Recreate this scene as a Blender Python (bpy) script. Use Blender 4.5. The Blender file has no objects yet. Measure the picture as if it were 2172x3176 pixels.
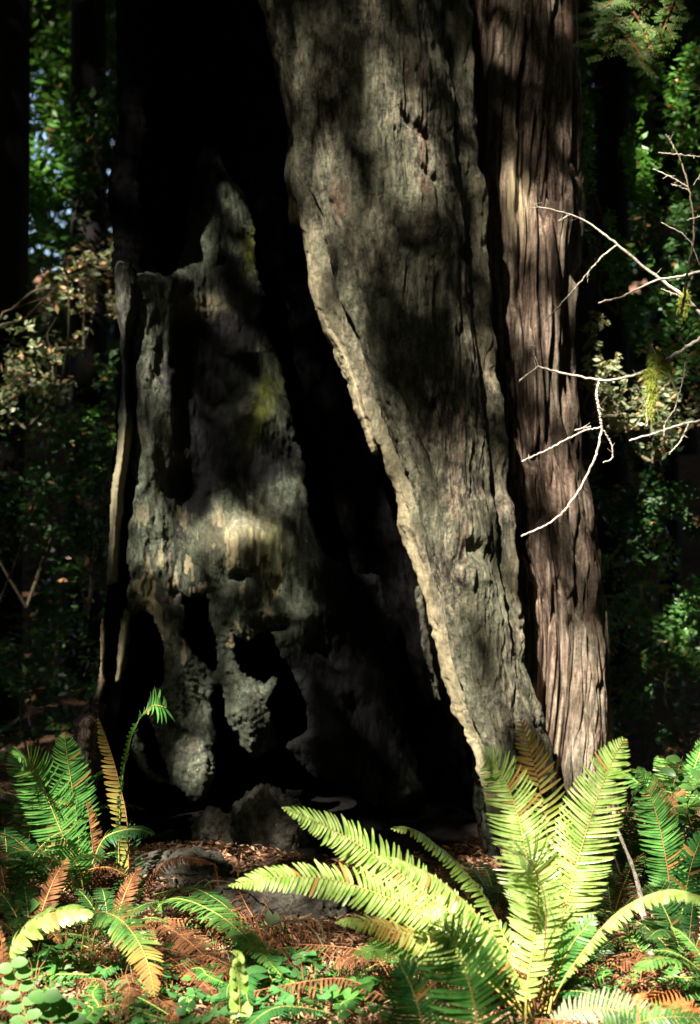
import bpy, math, random
import numpy as np
from mathutils import Vector, Matrix

SC = bpy.context.scene
COL = SC.collection
rng = np.random.default_rng(7)
random.seed(7)

# ---------------------------------------------------------------- camera, sky, sun, exposure
CAMZ = 1.4
FOC = 3228.0                       # focal length in photo units (photo = 1589 x 2324)
cam_d = bpy.data.cameras.new('camera')
cam = bpy.data.objects.new('camera', cam_d)
COL.objects.link(cam)
cam.location = (0, 0, CAMZ)
cam.rotation_euler = (math.radians(90), 0, 0)
cam_d.sensor_fit = 'VERTICAL'; cam_d.sensor_height = 36; cam_d.lens = 50
cam_d.clip_start = .05; cam_d.clip_end = 1000
cam_d.dof.use_dof = True; cam_d.dof.focus_distance = 4.95; cam_d.dof.aperture_fstop = 2.5
SC.camera = cam

SUN_EL = 45.0
SUN_AZ = 24.0                      # degrees to the left of straight behind the camera
el, az = math.radians(SUN_EL), math.radians(SUN_AZ)
SUN = np.array([-math.sin(az)*math.cos(el), -math.cos(az)*math.cos(el), math.sin(el)])
world = bpy.data.worlds.new('World'); SC.world = world
world.use_nodes = True
nt = world.node_tree; nt.nodes.clear()
sk = nt.nodes.new('ShaderNodeTexSky'); sk.sky_type = 'NISHITA'; sk.sun_disc = False
sk.sun_elevation = el; sk.sun_rotation = math.radians(180+SUN_AZ)
bg = nt.nodes.new('ShaderNodeBackground'); bg.inputs[1].default_value = .05
wo = nt.nodes.new('ShaderNodeOutputWorld')
nt.links.new(sk.outputs[0], bg.inputs[0]); nt.links.new(bg.outputs[0], wo.inputs[0])
sl = bpy.data.lights.new('sun', 'SUN'); sl.energy = 5; sl.angle = math.radians(.5); sl.color = (1, .93, .82)
so = bpy.data.objects.new('sun', sl); COL.objects.link(so)
so.rotation_euler = Vector(SUN).to_track_quat('Z', 'Y').to_euler(); so.location = (-8, -14, 18)
SC.view_settings.view_transform = 'Standard'; SC.view_settings.look = 'None'
SC.view_settings.exposure = 2.65; SC.view_settings.gamma = 1; SC.view_settings.use_curve_mapping = False
SC.cycles.max_bounces = 6; SC.cycles.diffuse_bounces = 3; SC.cycles.glossy_bounces = 2; SC.cycles.transmission_bounces = 3
SC.cycles.sample_clamp_indirect = 4

# ---------------------------------------------------------------- helpers
def P(x, y, d):
    "a point of the place at distance d, given by photo coordinates"
    return np.array([(x-794.5)*d/FOC, d, CAMZ+(1162-y)*d/FOC])

def PG(x, y, d):
    "like P, but never below the ground"
    if y > 1500: d = min(d, (CAMZ-.035)*FOC/(y-1162))
    return P(x, y, d)
def _h(ix, iy, iz, s):
    n = (ix.astype(np.uint32)*np.uint32(374761393) + iy.astype(np.uint32)*np.uint32(668265263)
         + iz.astype(np.uint32)*np.uint32(2147483647) + np.uint32(s*1274126177 & 0xffffffff))
    n = (n ^ (n >> np.uint32(13)))*np.uint32(1274126177)
    n = (n ^ (n >> np.uint32(16)))*np.uint32(2246822519)
    return ((n ^ (n >> np.uint32(15))) & np.uint32(0xffffff)).astype(np.float64)/0xffffff
def vn(p, s=0):
    i = np.floor(p).astype(np.int64); f = p-i; f = f*f*(3-2*f)
    r = 0
    for a in (0, 1):
        for b in (0, 1):
            for c in (0, 1):
                w = (f[..., 0] if a else 1-f[..., 0])*(f[..., 1] if b else 1-f[..., 1])*(f[..., 2] if c else 1-f[..., 2])
                r = r+w*_h(i[..., 0]+a, i[..., 1]+b, i[..., 2]+c, s)
    return r*2-1
def fbm(p, o=4, s=0, g=.5):
    r = 0; a = 1; t = 0
    for k in range(o):
        r = r+a*vn(p*2**k+k*17.3, s+k); t += a; a *= g
    return r/t
def worley(p, s=0):
    i = np.floor(p).astype(np.int64); best = np.full(p.shape[:-1], 9.); sec = best.copy()
    for a in (-1, 0, 1):
        for b in (-1, 0, 1):
            for c in (-1, 0, 1):
                q = [i[..., 0]+a, i[..., 1]+b, i[..., 2]+c]
                d = 0
                for k in range(3):
                    d = d+(q[k]+_h(*q, s+k*7+1)-p[..., k])**2
                d = np.sqrt(d)
                sec = np.minimum(sec, np.maximum(best, d)); best = np.minimum(best, d)
    return best, sec
def V3(x, y, z): return np.stack([x, y, z], -1)
def interp(y, tab):
    a = np.array(tab, float); return np.interp(y, a[:, 0], a[:, 1])
def sstep(a, b, x):
    t = np.clip((x-a)/(b-a), 0, 1); return t*t*(3-2*t)

def mesh(name, verts, quads=None, tris=None, smooth=True, mat=None, attrs=None):
    me = bpy.data.meshes.new(name)
    verts = np.asarray(verts, np.float32).reshape(-1, 3)
    me.vertices.add(len(verts)); me.vertices.foreach_set('co', verts.ravel())
    lv = []; ls = []; lt = []; st = 0
    for F, n in ((quads, 4), (tris, 3)):
        if F is not None and len(F):
            F = np.asarray(F, np.int32).reshape(-1, n)
            lv.append(F.ravel()); ls.append(st+np.arange(len(F))*n); lt.append(np.full(len(F), n)); st += F.size
    lv = np.concatenate(lv).astype(np.int32); ls = np.concatenate(ls).astype(np.int32); lt = np.concatenate(lt).astype(np.int32)
    me.loops.add(len(lv)); me.loops.foreach_set('vertex_index', lv)
    me.polygons.add(len(ls)); me.polygons.foreach_set('loop_start', ls); me.polygons.foreach_set('loop_total', lt)
    me.update(calc_edges=True)
    me.polygons.foreach_set('use_smooth', np.full(len(ls), smooth, bool))
    for k, v in (attrs or {}).items():
        a = me.attributes.new(k, 'FLOAT', 'POINT'); a.data.foreach_set('value', np.asarray(v, np.float32).ravel())
    if mat: me.materials.append(mat)
    return me
def tag(o, label=None, cat=None, group=None, kind=None):
    if label: o['label'] = label
    if cat: o['category'] = cat
    if group: o['group'] = group
    if kind: o['kind'] = kind
    return o
def thing(name, loc, label, cat, group=None, rz=0):
    o = bpy.data.objects.new(name, None); o.location = tuple(loc); o.rotation_euler = (0, 0, rz); o.empty_display_size = .1
    COL.objects.link(o); return tag(o, label, cat, group)
def obj(name, me, parent=None):
    o = bpy.data.objects.new(name, me); COL.objects.link(o)
    if parent: o.parent = parent
    return o
def part(name, verts, quads, mat, parent, tris=None, smooth=True, attrs=None):
    "verts in world coordinates; the part hangs under its thing"
    base = np.zeros(3)
    q = parent
    while q is not None:
        base = base+np.array(q.location); q = q.parent
    return obj(name, mesh(name, np.asarray(verts)-base, quads, tris, smooth, mat, attrs), parent)

class MB:
    "collects verts and faces of one mesh"
    def __init__(s): s.v = []; s.q = []; s.t = []; s.a = []; s.n = 0
    def add(s, v, q=None, t=None, a=0.):
        v = np.asarray(v, float).reshape(-1, 3)
        if q is not None and len(q): s.q.append(np.asarray(q).reshape(-1, 4)+s.n)
        if t is not None and len(t): s.t.append(np.asarray(t).reshape(-1, 3)+s.n)
        s.v.append(v); s.a.append(np.broadcast_to(np.asarray(a, float), (len(v),))); s.n += len(v)
    def me(s, name, mat, smooth=True):
        return mesh(name, np.concatenate(s.v), np.concatenate(s.q) if s.q else None, np.concatenate(s.t) if s.t else None, smooth, mat, {'dry': np.concatenate(s.a)})
    def part(s, name, mat, parent, smooth=True):
        return part(name, np.concatenate(s.v), np.concatenate(s.q) if s.q else None, mat, parent, np.concatenate(s.t) if s.t else None, smooth, {'dry': np.concatenate(s.a)})

def spline(pts, n):
    p = np.asarray(pts, float); m = len(p)
    if m == 2: return p[0]+(p[1]-p[0])*np.linspace(0, 1, n)[:, None]
    q = np.vstack([2*p[0]-p[1], p, 2*p[-1]-p[-2]])
    L = np.r_[0, np.cumsum(np.linalg.norm(np.diff(p, axis=0), axis=1))]
    u = np.interp(np.linspace(0, L[-1], n), L, np.arange(m)); k = np.clip(u.astype(int), 0, m-2); t = (u-k)[:, None]
    a, b, c, d = q[k], q[k+1], q[k+2], q[k+3]
    return .5*(2*b+(c-a)*t+(2*a-5*b+4*c-d)*t*t+(3*b-a-3*c+d)*t**3)
def unit(v):
    return v/np.maximum(np.linalg.norm(v, axis=-1, keepdims=True), 1e-9)
def tube(mb, path, r, k=6, a=0., wob=0.):
    path = np.asarray(path, float); n = len(path); r = np.broadcast_to(r, (n,)).astype(float)
    if wob: r = r*(1+wob*rng.uniform(-1, 1, n))
    T = unit(np.gradient(path, axis=0)); up = np.array([.13, .27, .95]); 
    A = np.cross(T, up); bad = np.linalg.norm(A, axis=1) < .25; A[bad] = np.cross(T[bad], [1, .1, .05]); A = unit(A)
    for i in range(1, n):
        if A[i] @ A[i-1] < 0: A[i] = -A[i]
    B = np.cross(T, A); th = np.arange(k)*2*math.pi/k
    v = path[:, None]+r[:, None, None]*(np.cos(th)[None, :, None]*A[:, None]+np.sin(th)[None, :, None]*B[:, None])
    i = np.arange(n-1)[:, None]*k; j = np.arange(k)[None]; j2 = (j+1) % k
    mb.add(v, np.stack([i+j, i+j2, i+k+j2, i+k+j], -1), a=np.repeat(np.broadcast_to(a, (n,)), k))
    for e, idx in ((0, 0), (n-1, (n-1)*k)):                      # end caps
        mb.add(np.vstack([v[e], path[e][None]]), t=[[x, (x+1) % k, k] if e else [(x+1) % k, x, k] for x in range(k)], a=0)

# ---------------------------------------------------------------- materials
def newmat(name):
    m = bpy.data.materials.new(name); m.use_nodes = True
    return m, m.node_tree, m.node_tree.nodes['Principled BSDF']
def nd(nt, t, **k):
    n = nt.nodes.new('ShaderNode'+t)
    for a, b in k.items(): setattr(n, a, b)
    return n
def ramp(nt, fac, stops):
    r = nd(nt, 'ValToRGB'); cr = r.color_ramp
    while len(cr.elements) > 1: cr.elements.remove(cr.elements[-1])
    cr.elements[0].position = stops[0][0]; cr.elements[0].color = (*stops[0][1], 1)
    for p, c in stops[1:]:
        e = cr.elements.new(p); e.color = (*c, 1)
    nt.links.new(fac, r.inputs[0]); return r.outputs[0]
def noise(nt, scale, detail=6, rough=.6, stretch=(1, 1, 1), dist=0, coord='Object'):
    tc = nd(nt, 'TexCoord'); mp = nd(nt, 'Mapping'); mp.inputs['Scale'].default_value = stretch
    n = nd(nt, 'TexNoise'); n.inputs['Scale'].default_value = scale; n.inputs['Detail'].default_value = detail
    n.inputs['Roughness'].default_value = rough; n.inputs['Distortion'].default_value = dist
    nt.links.new(tc.outputs[coord], mp.inputs[0]); nt.links.new(mp.outputs[0], n.inputs[0]); return n.outputs[0]
def mix(nt, fac, a, b, mode='MIX'):
    m = nd(nt, 'Mix', data_type='RGBA', blend_type=mode)
    if isinstance(fac, (int, float)): m.inputs[0].default_value = fac
    else: nt.links.new(fac, m.inputs[0])
    for i, x in ((6, a), (7, b)):
        if isinstance(x, tuple): m.inputs[i].default_value = (*x, 1)
        else: nt.links.new(x, m.inputs[i])
    return m.outputs[2]
def math_(nt, op, a, b=None, c=None):
    m = nd(nt, 'Math', operation=op)
    for i, x in enumerate((a, b, c)):
        if x is None: continue
        if isinstance(x, (int, float)): m.inputs[i].default_value = x
        else: nt.links.new(x, m.inputs[i])
    return m.outputs[0]
def attr(nt, name):
    a = nd(nt, 'Attribute', attribute_name=name); return a.outputs['Fac']
def bump(nt, bs, h, dist, strength=1):
    b = nd(nt, 'Bump'); b.inputs['Distance'].default_value = dist; b.inputs['Strength'].default_value = strength
    nt.links.new(h, b.inputs['Height']); nt.links.new(b.outputs[0], bs.inputs['Normal'])

def bark_mat(name, stops, lich, red, fine=22, bd=.012, st=.12, lich_amt=.52):
    m, nt, bs = newmat(name)
    f = noise(nt, fine, 8, .7, (1, 1, st)); g = noise(nt, 3.2, 5, .6, (1, 1, .5)); k = noise(nt, 75, 6, .8)
    c = ramp(nt, math_(nt, 'MULTIPLY_ADD', math_(nt, 'SUBTRACT', k, .5), .35, f), stops)
    li = ramp(nt, g, [(lich_amt-.08, (0, 0, 0)), (lich_amt+.1, (1, 1, 1))])
    c = mix(nt, math_(nt, 'MULTIPLY', math_(nt, 'MULTIPLY', li, .75), ramp(nt, k, [(.4, (.2,)*3), (.6, (1,)*3)])), c, lich)
    r = ramp(nt, noise(nt, 7, 5, .65, (1, 1, .22)), [(.6, (0, 0, 0)), (.72, (1, 1, 1))])
    c = mix(nt, math_(nt, 'MULTIPLY', r, .6), c, red)
    w = ramp(nt, noise(nt, 35, 4, .6, (1, 1, .5)), [(.64, (0, 0, 0)), (.74, (1, 1, 1))])
    c = mix(nt, math_(nt, 'MULTIPLY', w, .5), c, (.42, .40, .30))
    c = mix(nt, 1.0, c, ramp(nt, noise(nt, 8, 7, .72, (1, 1, .55)), [(.36, (.42, .42, .40)), (.5, (.85, .85, .85)), (.64, (1.0, 1.0, 1.0))]), 'MULTIPLY')
    c = mix(nt, attr(nt, 'char_shade'), c, mix(nt, k, (.003, .003, .004), (.012, .011, .013)))
    c = mix(nt, math_(nt, 'MULTIPLY', attr(nt, 'pale'), .75), c, mix(nt, f, (.20, .16, .09), (.50, .42, .25)))
    mo = attr(nt, 'moss')
    c = mix(nt, mo, c, mix(nt, k, (.08, .10, .01), (.28, .30, .04)))
    nt.links.new(c, bs.inputs['Base Color']); bs.inputs['Roughness'].default_value = .92; bs.inputs['Specular IOR Level'].default_value = .15
    h = math_(nt, 'ADD', f, math_(nt, 'MULTIPLY', k, .5)); bump(nt, bs, h, bd)
    return m
M = {}
M['bark'] = bark_mat('weathered_bark', [(.36, (.012, .010, .008)), (.46, (.058, .050, .037)), (.54, (.138, .116, .080)), (.66, (.29, .25, .18))], (.13, .142, .088), (.15, .065, .042), 38, .024, .34, .45)
M['redbark'] = bark_mat('furrowed_bark', [(.34, (.02, .013, .010)), (.45, (.085, .054, .036)), (.56, (.22, .155, .115)), (.68, (.44, .36, .28))], (.17, .17, .12), (.20, .06, .03), 46, .022, .045, .56)
M['wood'] = bark_mat('lichen_wood', [(.36, (.010, .010, .009)), (.46, (.040, .040, .033)), (.56, (.092, .092, .070)), (.68, (.20, .19, .145))], (.092, .116, .070), (.16, .08, .055), 38, .018, .34, .44)
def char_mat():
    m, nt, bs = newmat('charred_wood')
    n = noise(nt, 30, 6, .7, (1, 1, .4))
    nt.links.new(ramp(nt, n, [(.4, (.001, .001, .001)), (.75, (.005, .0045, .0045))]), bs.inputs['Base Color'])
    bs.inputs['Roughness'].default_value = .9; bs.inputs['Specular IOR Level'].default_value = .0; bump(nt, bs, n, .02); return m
M['char_shade'] = char_mat()
def leaf_mat(name, c1, c2, dry1=(.30, .10, .02), dry2=(.45, .22, .08), trans=.45, rough=.38, scale=9, spec=.5, tcol=None):
    m, nt, bs = newmat(name)
    n = noise(nt, scale, 3, .5)
    c = mix(nt, ramp(nt, n, [(.35, (0,)*3), (.65, (1,)*3)]), c1, c2)
    d = mix(nt, noise(nt, 40, 3, .5), dry1, dry2)
    c = mix(nt, attr(nt, 'dry'), c, d)
    nt.links.new(c, bs.inputs['Base Color']); bs.inputs['Roughness'].default_value = rough; bs.inputs['Specular IOR Level'].default_value = spec
    tr = nd(nt, 'BsdfTranslucent'); mx = nd(nt, 'MixShader'); mx.inputs[0].default_value = trans
    tc = mix(nt, .55, c, tcol) if tcol else mix(nt, 1.0, c, (1.5, 1.6, .9), 'MULTIPLY')
    nt.links.new(tc, tr.inputs[0]); nt.links.new(bs.outputs[0], mx.inputs[1]); nt.links.new(tr.outputs[0], mx.inputs[2])
    nt.links.new(mx.outputs[0], nt.nodes['Material Output'].inputs[0]); return m
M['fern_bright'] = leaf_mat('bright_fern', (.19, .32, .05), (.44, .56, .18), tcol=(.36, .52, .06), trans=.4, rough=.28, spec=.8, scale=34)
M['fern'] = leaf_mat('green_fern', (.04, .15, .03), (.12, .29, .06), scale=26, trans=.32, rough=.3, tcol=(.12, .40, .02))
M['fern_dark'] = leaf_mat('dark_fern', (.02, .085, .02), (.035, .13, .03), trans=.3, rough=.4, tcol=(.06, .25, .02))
M['fern_dead'] = leaf_mat('dead_fern', (.055, .022, .012), (.24, .10, .042), trans=.2, rough=.8, spec=.1, scale=25)
M['sorrel'] = leaf_mat('sorrel', (.04, .14, .035), (.07, .20, .05), trans=.3, rough=.5, tcol=(.12, .32, .04))
M['shrub'] = leaf_mat('shrub_leaf', (.05, .15, .03), (.12, .24, .06), trans=.3, rough=.42, scale=5, tcol=(.15, .38, .04))
M['pale_shrub'] = leaf_mat('pale_shrub_leaf', (.10, .15, .07), (.24, .25, .14), trans=.25, rough=.5, scale=4, dry1=(.4, .2, .08), dry2=(.5, .35, .2))
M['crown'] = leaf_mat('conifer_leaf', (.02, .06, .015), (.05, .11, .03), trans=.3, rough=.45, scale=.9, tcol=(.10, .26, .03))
M['crown_lit'] = leaf_mat('sunlit_leaf', (.04, .13, .02), (.09, .2, .03), trans=.35, rough=.4, scale=1.5, tcol=(.16, .42, .03))  # brighter copy of the crown green, coloured as if sunlit
def plain(name, c1, c2, scale=30, rough=.85, bd=.003, st=(1, 1, 1)):
    m, nt, bs = newmat(name); n = noise(nt, scale, 5, .65, st)
    nt.links.new(ramp(nt, n, [(.35, c1), (.68, c2)]), bs.inputs['Base Color']); bs.inputs['Roughness'].default_value = rough
    bs.inputs['Specular IOR Level'].default_value = .2; bump(nt, bs, n, bd); return m
M['stem'] = plain('fern_stem', (.30, .24, .06), (.42, .34, .09), 60)
M['brownstem'] = plain('brown_stem', (.18, .08, .035), (.32, .16, .07), 60)
M['twig'] = plain('bleached_twig', (.13, .11, .085), (.46, .40, .32), 90, .85, .003)
M['darktwig'] = plain('dark_twig', (.06, .05, .03), (.14, .11, .07), 60)
M['moss'] = plain('hanging_moss', (.13, .155, .02), (.30, .33, .05), 60)
M['trunk'] = plain('far_trunk', (.005, .004, .004), (.016, .013, .011), 8, .95, .02, (1, 1, .1))
M['rock'] = plain('grey_stone', (.03, .027, .022), (.13, .115, .09), 22, .95, .03)
M['chunk'] = plain('orange_rotten_wood', (.16, .045, .012), (.42, .15, .04), 14, .85, .012, (.4, 1, 3))
M['pebble'] = plain('white_wood_chip', (.6, .5, .38), (.8, .7, .58), 30)
def ground_mat():
    m, nt, bs = newmat('forest_floor')
    a = noise(nt, 45, 6, .75); b = noise(nt, 2.5, 4, .6)
    c = ramp(nt, a, [(.34, (.025, .013, .008)), (.48, (.12, .06, .033)), (.6, (.25, .14, .08)), (.72, (.42, .27, .17))])
    c = mix(nt, ramp(nt, b, [(.5, (0,)*3), (.62, (1,)*3)]), c, (.07, .045, .03))
    c = mix(nt, attr(nt, 'char_shade'), c, mix(nt, a, (.002, .002, .002), (.012, .010, .009)))
    nt.links.new(c, bs.inputs['Base Color']); bs.inputs['Roughness'].default_value = .95; bs.inputs['Specular IOR Level'].default_value = .1
    bump(nt, bs, a, .02); return m
M['ground'] = ground_mat()
M['litter'] = leaf_mat('dead_litter', (.22, .10, .05), (.46, .28, .17), trans=.1, rough=.8, spec=.1, scale=30)

# shade map: where the leaves added behind the viewpoint let the sun through
SA = unit(np.cross(SUN, [0, 0, 1.]))*-1; SA = SA if SA[0] > 0 else -SA     # axes across the sunlight
SB = np.cross(SA, SUN); SB = SB if SB[2] > 0 else -SB
def ab(px, py, d):
    p = P(px, py, d); return p @ SA, p @ SB
# openings left in the added crowns: photo x, y, distance of the lit place, radii in photo units, how open (0..1), angle
OPEN = [
 # foreground ferns and floor
 (80, 2260, 3.75, 190, 150, 1.0), (1050, 2260, 3.35, 130, 120, .35), (1260, 1900, 4.0, 200, 260, 1.0), (1150, 2250, 4.0, 420, 230, 1.0), (900, 2000, 4.0, 330, 140, 1.0), (700, 1980, 3.95, 240, 120, .95), (1420, 2150, 4.0, 260, 200, 1.0), (1380, 1760, 4.0, 80, 140, .9),
 (1530, 2060, 4.0, 120, 90, .9), (560, 2250, 4.0, 340, 160, 1.0), (540, 2250, 3.75, 150, 120, 1.0), (200, 2240, 4.1, 300, 170, 1.0), (450, 2130, 4.75, 230, 130, 1.0), (260, 2110, 4.6, 170, 130, 1.0), (20, 2300, 4.0, 120, 120, .9), (1500, 2300, 3.9, 260, 160, 1.0),
 (120, 1830, 4.9, 130, 170, 1.0), (170, 1730, 4.9, 70, 120, 1.0), (330, 1640, 4.95, 75, 80, 1.0), (270, 1850, 5.0, 40, 200, .5), (1500, 1880, 4.65, 90, 170, .85), (1560, 1800, 5.5, 80, 100, .9), (210, 1930, 4.95, 40, 130, .6), (420, 1965, 5.0, 90, 30, .6),
 # twigs
 (1480, 620, 4.9, 200, 130, 1.0), (1380, 880, 4.9, 260, 120, 1.0), (1310, 1080, 4.9, 220, 220, 1.0), (1545, 380, 4.7, 80, 110, 1.0), (1300, 520, 4.95, 110, 60, .8), (1540, 970, 4.8, 120, 60, 1.0),
 # front trunk
 (700, 620, 6.0, 50, 220, 1.0), (780, 830, 6.0, 60, 180, 1.0), (850, 970, 6.0, 50, 120, 1.0), (760, 480, 5.9, 50, 160, .45), (690, 250, 5.9, 40, 160, .30), (930, 350, 5.85, 70, 130, .55), (925, 240, 5.85, 40, 60, .5), (1065, 300, 5.9, 22, 180, .45), (1050, 40, 5.9, 20, 60, .4),
 (830, 620, 5.85, 60, 120, .35), (1000, 640, 5.85, 90, 130, .28), (1080, 700, 5.85, 30, 200, .4), (900, 900, 5.85, 130, 200, .28), (1040, 1060, 5.85, 80, 110, .6), (930, 1050, 5.85, 60, 100, .4), (1065, 1290, 5.88, 100, 190, 1.0), (1100, 1250, 5.85, 40, 40, .9), (1060, 1420, 5.85, 90, 110, .55), (1120, 1540, 5.85, 80, 90, .35),
 (940, 1230, 5.95, 55, 160, 1.0), (985, 1400, 5.95, 55, 150, 1.0), (1045, 1560, 5.9, 60, 150, 1.0), (1090, 1680, 5.85, 60, 110, 1.0), (820, 330, 5.85, 60, 30, .3),
 # side trunk
 (1190, 465, 6.42, 75, 120, 1.0), (1230, 360, 6.42, 50, 90, .7), (1190, 380, 6.15, 60, 80, .45), (1240, 560, 6.15, 60, 200, .35), (1230, 330, 6.2, 90, 140, .32), (1180, 640, 6.1, 50, 90, .4), (1290, 450, 6.3, 25, 300, .3), (1230, 760, 6.3, 90, 170, .6), (1190, 1150, 6.1, 40, 160, .5), (1260, 1050, 6.1, 70, 250, .35), (1300, 1300, 6.15, 70, 160, .4), (1240, 1380, 6.05, 60, 120, .5), (1290, 1590, 6.2, 140, 260, 1.0), (1230, 1560, 6.1, 80, 160, 1.0), (1190, 1300, 6.2, 40, 130, .7), (1350, 1500, 6.2, 40, 160, .6),
 # lichen wall
 (580, 1240, 6.3, 85, 45, 1.0), (490, 1230, 6.3, 90, 80, .5), (360, 1200, 6.35, 90, 130, .45), (450, 1330, 6.25, 120, 70, .55), (350, 950, 6.5, 50, 180, .35), (430, 1040, 6.45, 80, 60, .35), (350, 760, 6.55, 60, 100, .18), (595, 925, 6.45, 50, 55, .95), (620, 860, 6.5, 26, 50, .7), (600, 770, 6.6, 12, 30, .4), (465, 690, 6.6, 75, 28, .65), (455, 610, 6.65, 30, 50, .4), (540, 480, 6.75, 30, 50, .35), (570, 570, 6.7, 24, 60, .45), (450, 470, 6.8, 40, 70, .2), (460, 340, 6.85, 30, 30, .15),
 (440, 1600, 6.0, 60, 100, .4), (450, 1740, 5.95, 55, 80, .7), (570, 1580, 6.0, 60, 130, .6), (570, 1450, 6.1, 90, 40, .6), (690, 1400, 6.2, 70, 50, .25), (640, 1150, 6.45, 60, 100, .3), (560, 1080, 6.4, 120, 40, .25), (505, 1100, 6.4, 30, 40, .4), (790, 1555, 6.2, 34, 18, .4), (940, 1800, 6.0, 26, 16, .5), (460, 1480, 6.1, 90, 60, .4), (390, 1450, 6.1, 30, 90, .5),
 (265, 1220, 6.0, 26, 140, .6), (280, 1010, 6.0, 22, 60, .4), (285, 660, 6.0, 26, 70, .25), (270, 1480, 6.0, 20, 110, .45), (228, 1480, 6.0, 18, 90, .35), (200, 1680, 5.7, 40, 70, .5), (262, 380, 6.1, 14, 50, .3), (350, 612, 6.1, 26, 12, .5), (1100, 1850, 5.6, 40, 110, .5), (975, 1480, 5.8, 26, 130, .6), (600, 1900, 5.6, 60, 40, .15), (490, 1930, 5.5, 40, 30, .2), (640, 2040, 4.9, 120, 60, .5),
 # background
 (1480, 930, 7.2, 130, 110, 1.0), (1375, 860, 6.95, 50, 100, 1.0), (1590, 830, 7.3, 90, 90, .6), (1350, 735, 7, 40, 40, .8), (1470, 360, 8, 70, 140, 1.0), (1325, 380, 7.2, 30, 180, .8), (1560, 560, 9, 80, 120, .7), (1530, 720, 8, 70, 80, .6), (1560, 260, 9, 80, 120, .6), (1400, 560, 7.6, 60, 70, .4), (1500, 1300, 7.6, 90, 120, .5), (1470, 70, 6.2, 50, 50, .6), (1400, 50, 6.2, 60, 60, .5), (1560, 540, 12, 90, 120, .35), (1540, 640, 10, 60, 60, .3), (1400, 1250, 9, 80, 60, .3), (1440, 1380, 9, 60, 40, .25),
 (60, 830, 8.5, 90, 110, .85), (190, 610, 9, 110, 70, .6), (60, 700, 8.3, 140, 60, .7), (40, 460, 10.5, 60, 160, .55), (110, 960, 9.5, 70, 40, .5), (60, 1070, 9, 24, 60, .4), (220, 480, 11, 60, 120, .3), (80, 560, 10, 120, 60, .4), (70, 120, 12, 120, 180, .42), (120, 330, 11, 100, 130, .4), (270, 120, 11.5, 50, 160, .35), (250, 430, 10, 60, 150, .4), (1560, 250, 11, 90, 150, .4), (1370, 140, 10.5, 60, 100, .4), (1400, 600, 10, 100, 80, .3), (1560, 1450, 8, 60, 120, .15), (200, 1000, 8.5, 50, 100, .2)]
OA = []
for px, py, d, rx, ry, op in OPEN:
    a, b = ab(px, py, d); OA.append((a, b, rx*d/FOC*.9, ry*d/FOC*.78, op))
OA = np.array(OA)
CLOSED = [(1215, 60, 6.45, 150, 115, 1), (850, 70, 5.9, 180, 90, .8), (490, 840, 6.4, 95, 150, 1), (500, 1040, 6.35, 130, 45, .7), (870, 1915, 5.4, 170, 60, 1), (430, 1870, 5.6, 140, 60, 1), (980, 720, 5.85, 70, 130, .7), (820, 700, 5.85, 30, 90, .5), (190, 70, 11, 46, 120, 1), (0, 60, 9, 46, 150, 1),
          (620, 1900, 5.6, 60, 60, .8), (450, 430, 6.8, 70, 130, .75), (360, 620, 6.2, 60, 40, .5), (760, 1750, 6.1, 120, 90, .8), (1110, 900, 6.3, 25, 400, .6), (340, 1650, 6.0, 40, 60, .7), (900, 600, 5.85, 25, 80, .5)]
CA = []  # dense patches in the added crowns that keep places dark
for px, py, d, rx, ry, op in CLOSED:
    a, b = ab(px, py, d); CA.append((a, b, rx*d/FOC*.9, ry*d/FOC*.78, op))
def openness(a, b):
    tau = np.full(a.shape, 1.0)
    T = np.zeros(a.shape)
    for A, B, ra, rb, op in OA:
        g = np.exp(-(((a-A)/ra)**2+((b-B)/rb)**2)**1.5); T = np.maximum(T, op*g)
    for A, B, ra, rb, op in CA:
        T = T*(1-op*np.exp(-(((a-A)/ra)**2+((b-B)/rb)**2)**1.5))
    return T
# ---------------------------------------------------------------- ground, hill
def gz(x, y):
    x = np.asarray(x, float); y = np.asarray(y, float)
    p = V3(x, y, x*0)
    z = .05*fbm(p*1.3, 3, 3)+.02*fbm(p*6, 3, 5)
    z = z+.10*np.exp(-(((x+.55)/.5)**2+((y-5.55)/.35)**2))          # soil heaped at the mouth of the hollow
    z = z+.05*np.exp(-(((x+1.2)/.6)**2+((y-5.)/.5)**2))
    z = z+.20*np.maximum(0, y-16)*sstep(16, 26, y)
    return z
def sheet(xs, ys, f):
    X, Y = np.meshgrid(xs, ys); Z = f(X, Y); n, m = X.shape
    i = np.arange(n-1)[:, None]*m+np.arange(m-1)[None]
    return V3(X, Y, Z).reshape(-1, 3), np.stack([i, i+1, i+m+1, i+m], -1)
xs = np.unique(np.r_[-150:-4:24j, np.linspace(-4, 4, 260), 4:150:24j]); ys = np.unique(np.r_[-150:2:20j, np.linspace(2, 9, 230), 9:30:50j, 30:150:24j])
v, q = sheet(xs, ys, gz)
cv = sstep(1.25, .85, np.hypot((v[:, 0]+.3)/.95, (v[:, 1]-6.45)/.85)+.12*fbm(v*6, 3, 8))  # floor of the hollow blackened: char, with its shade painted in
g = obj('ground', mesh('ground', v, q, mat=M['ground'], attrs={'char_shade': cv})); g['kind'] = 'structure'

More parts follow.
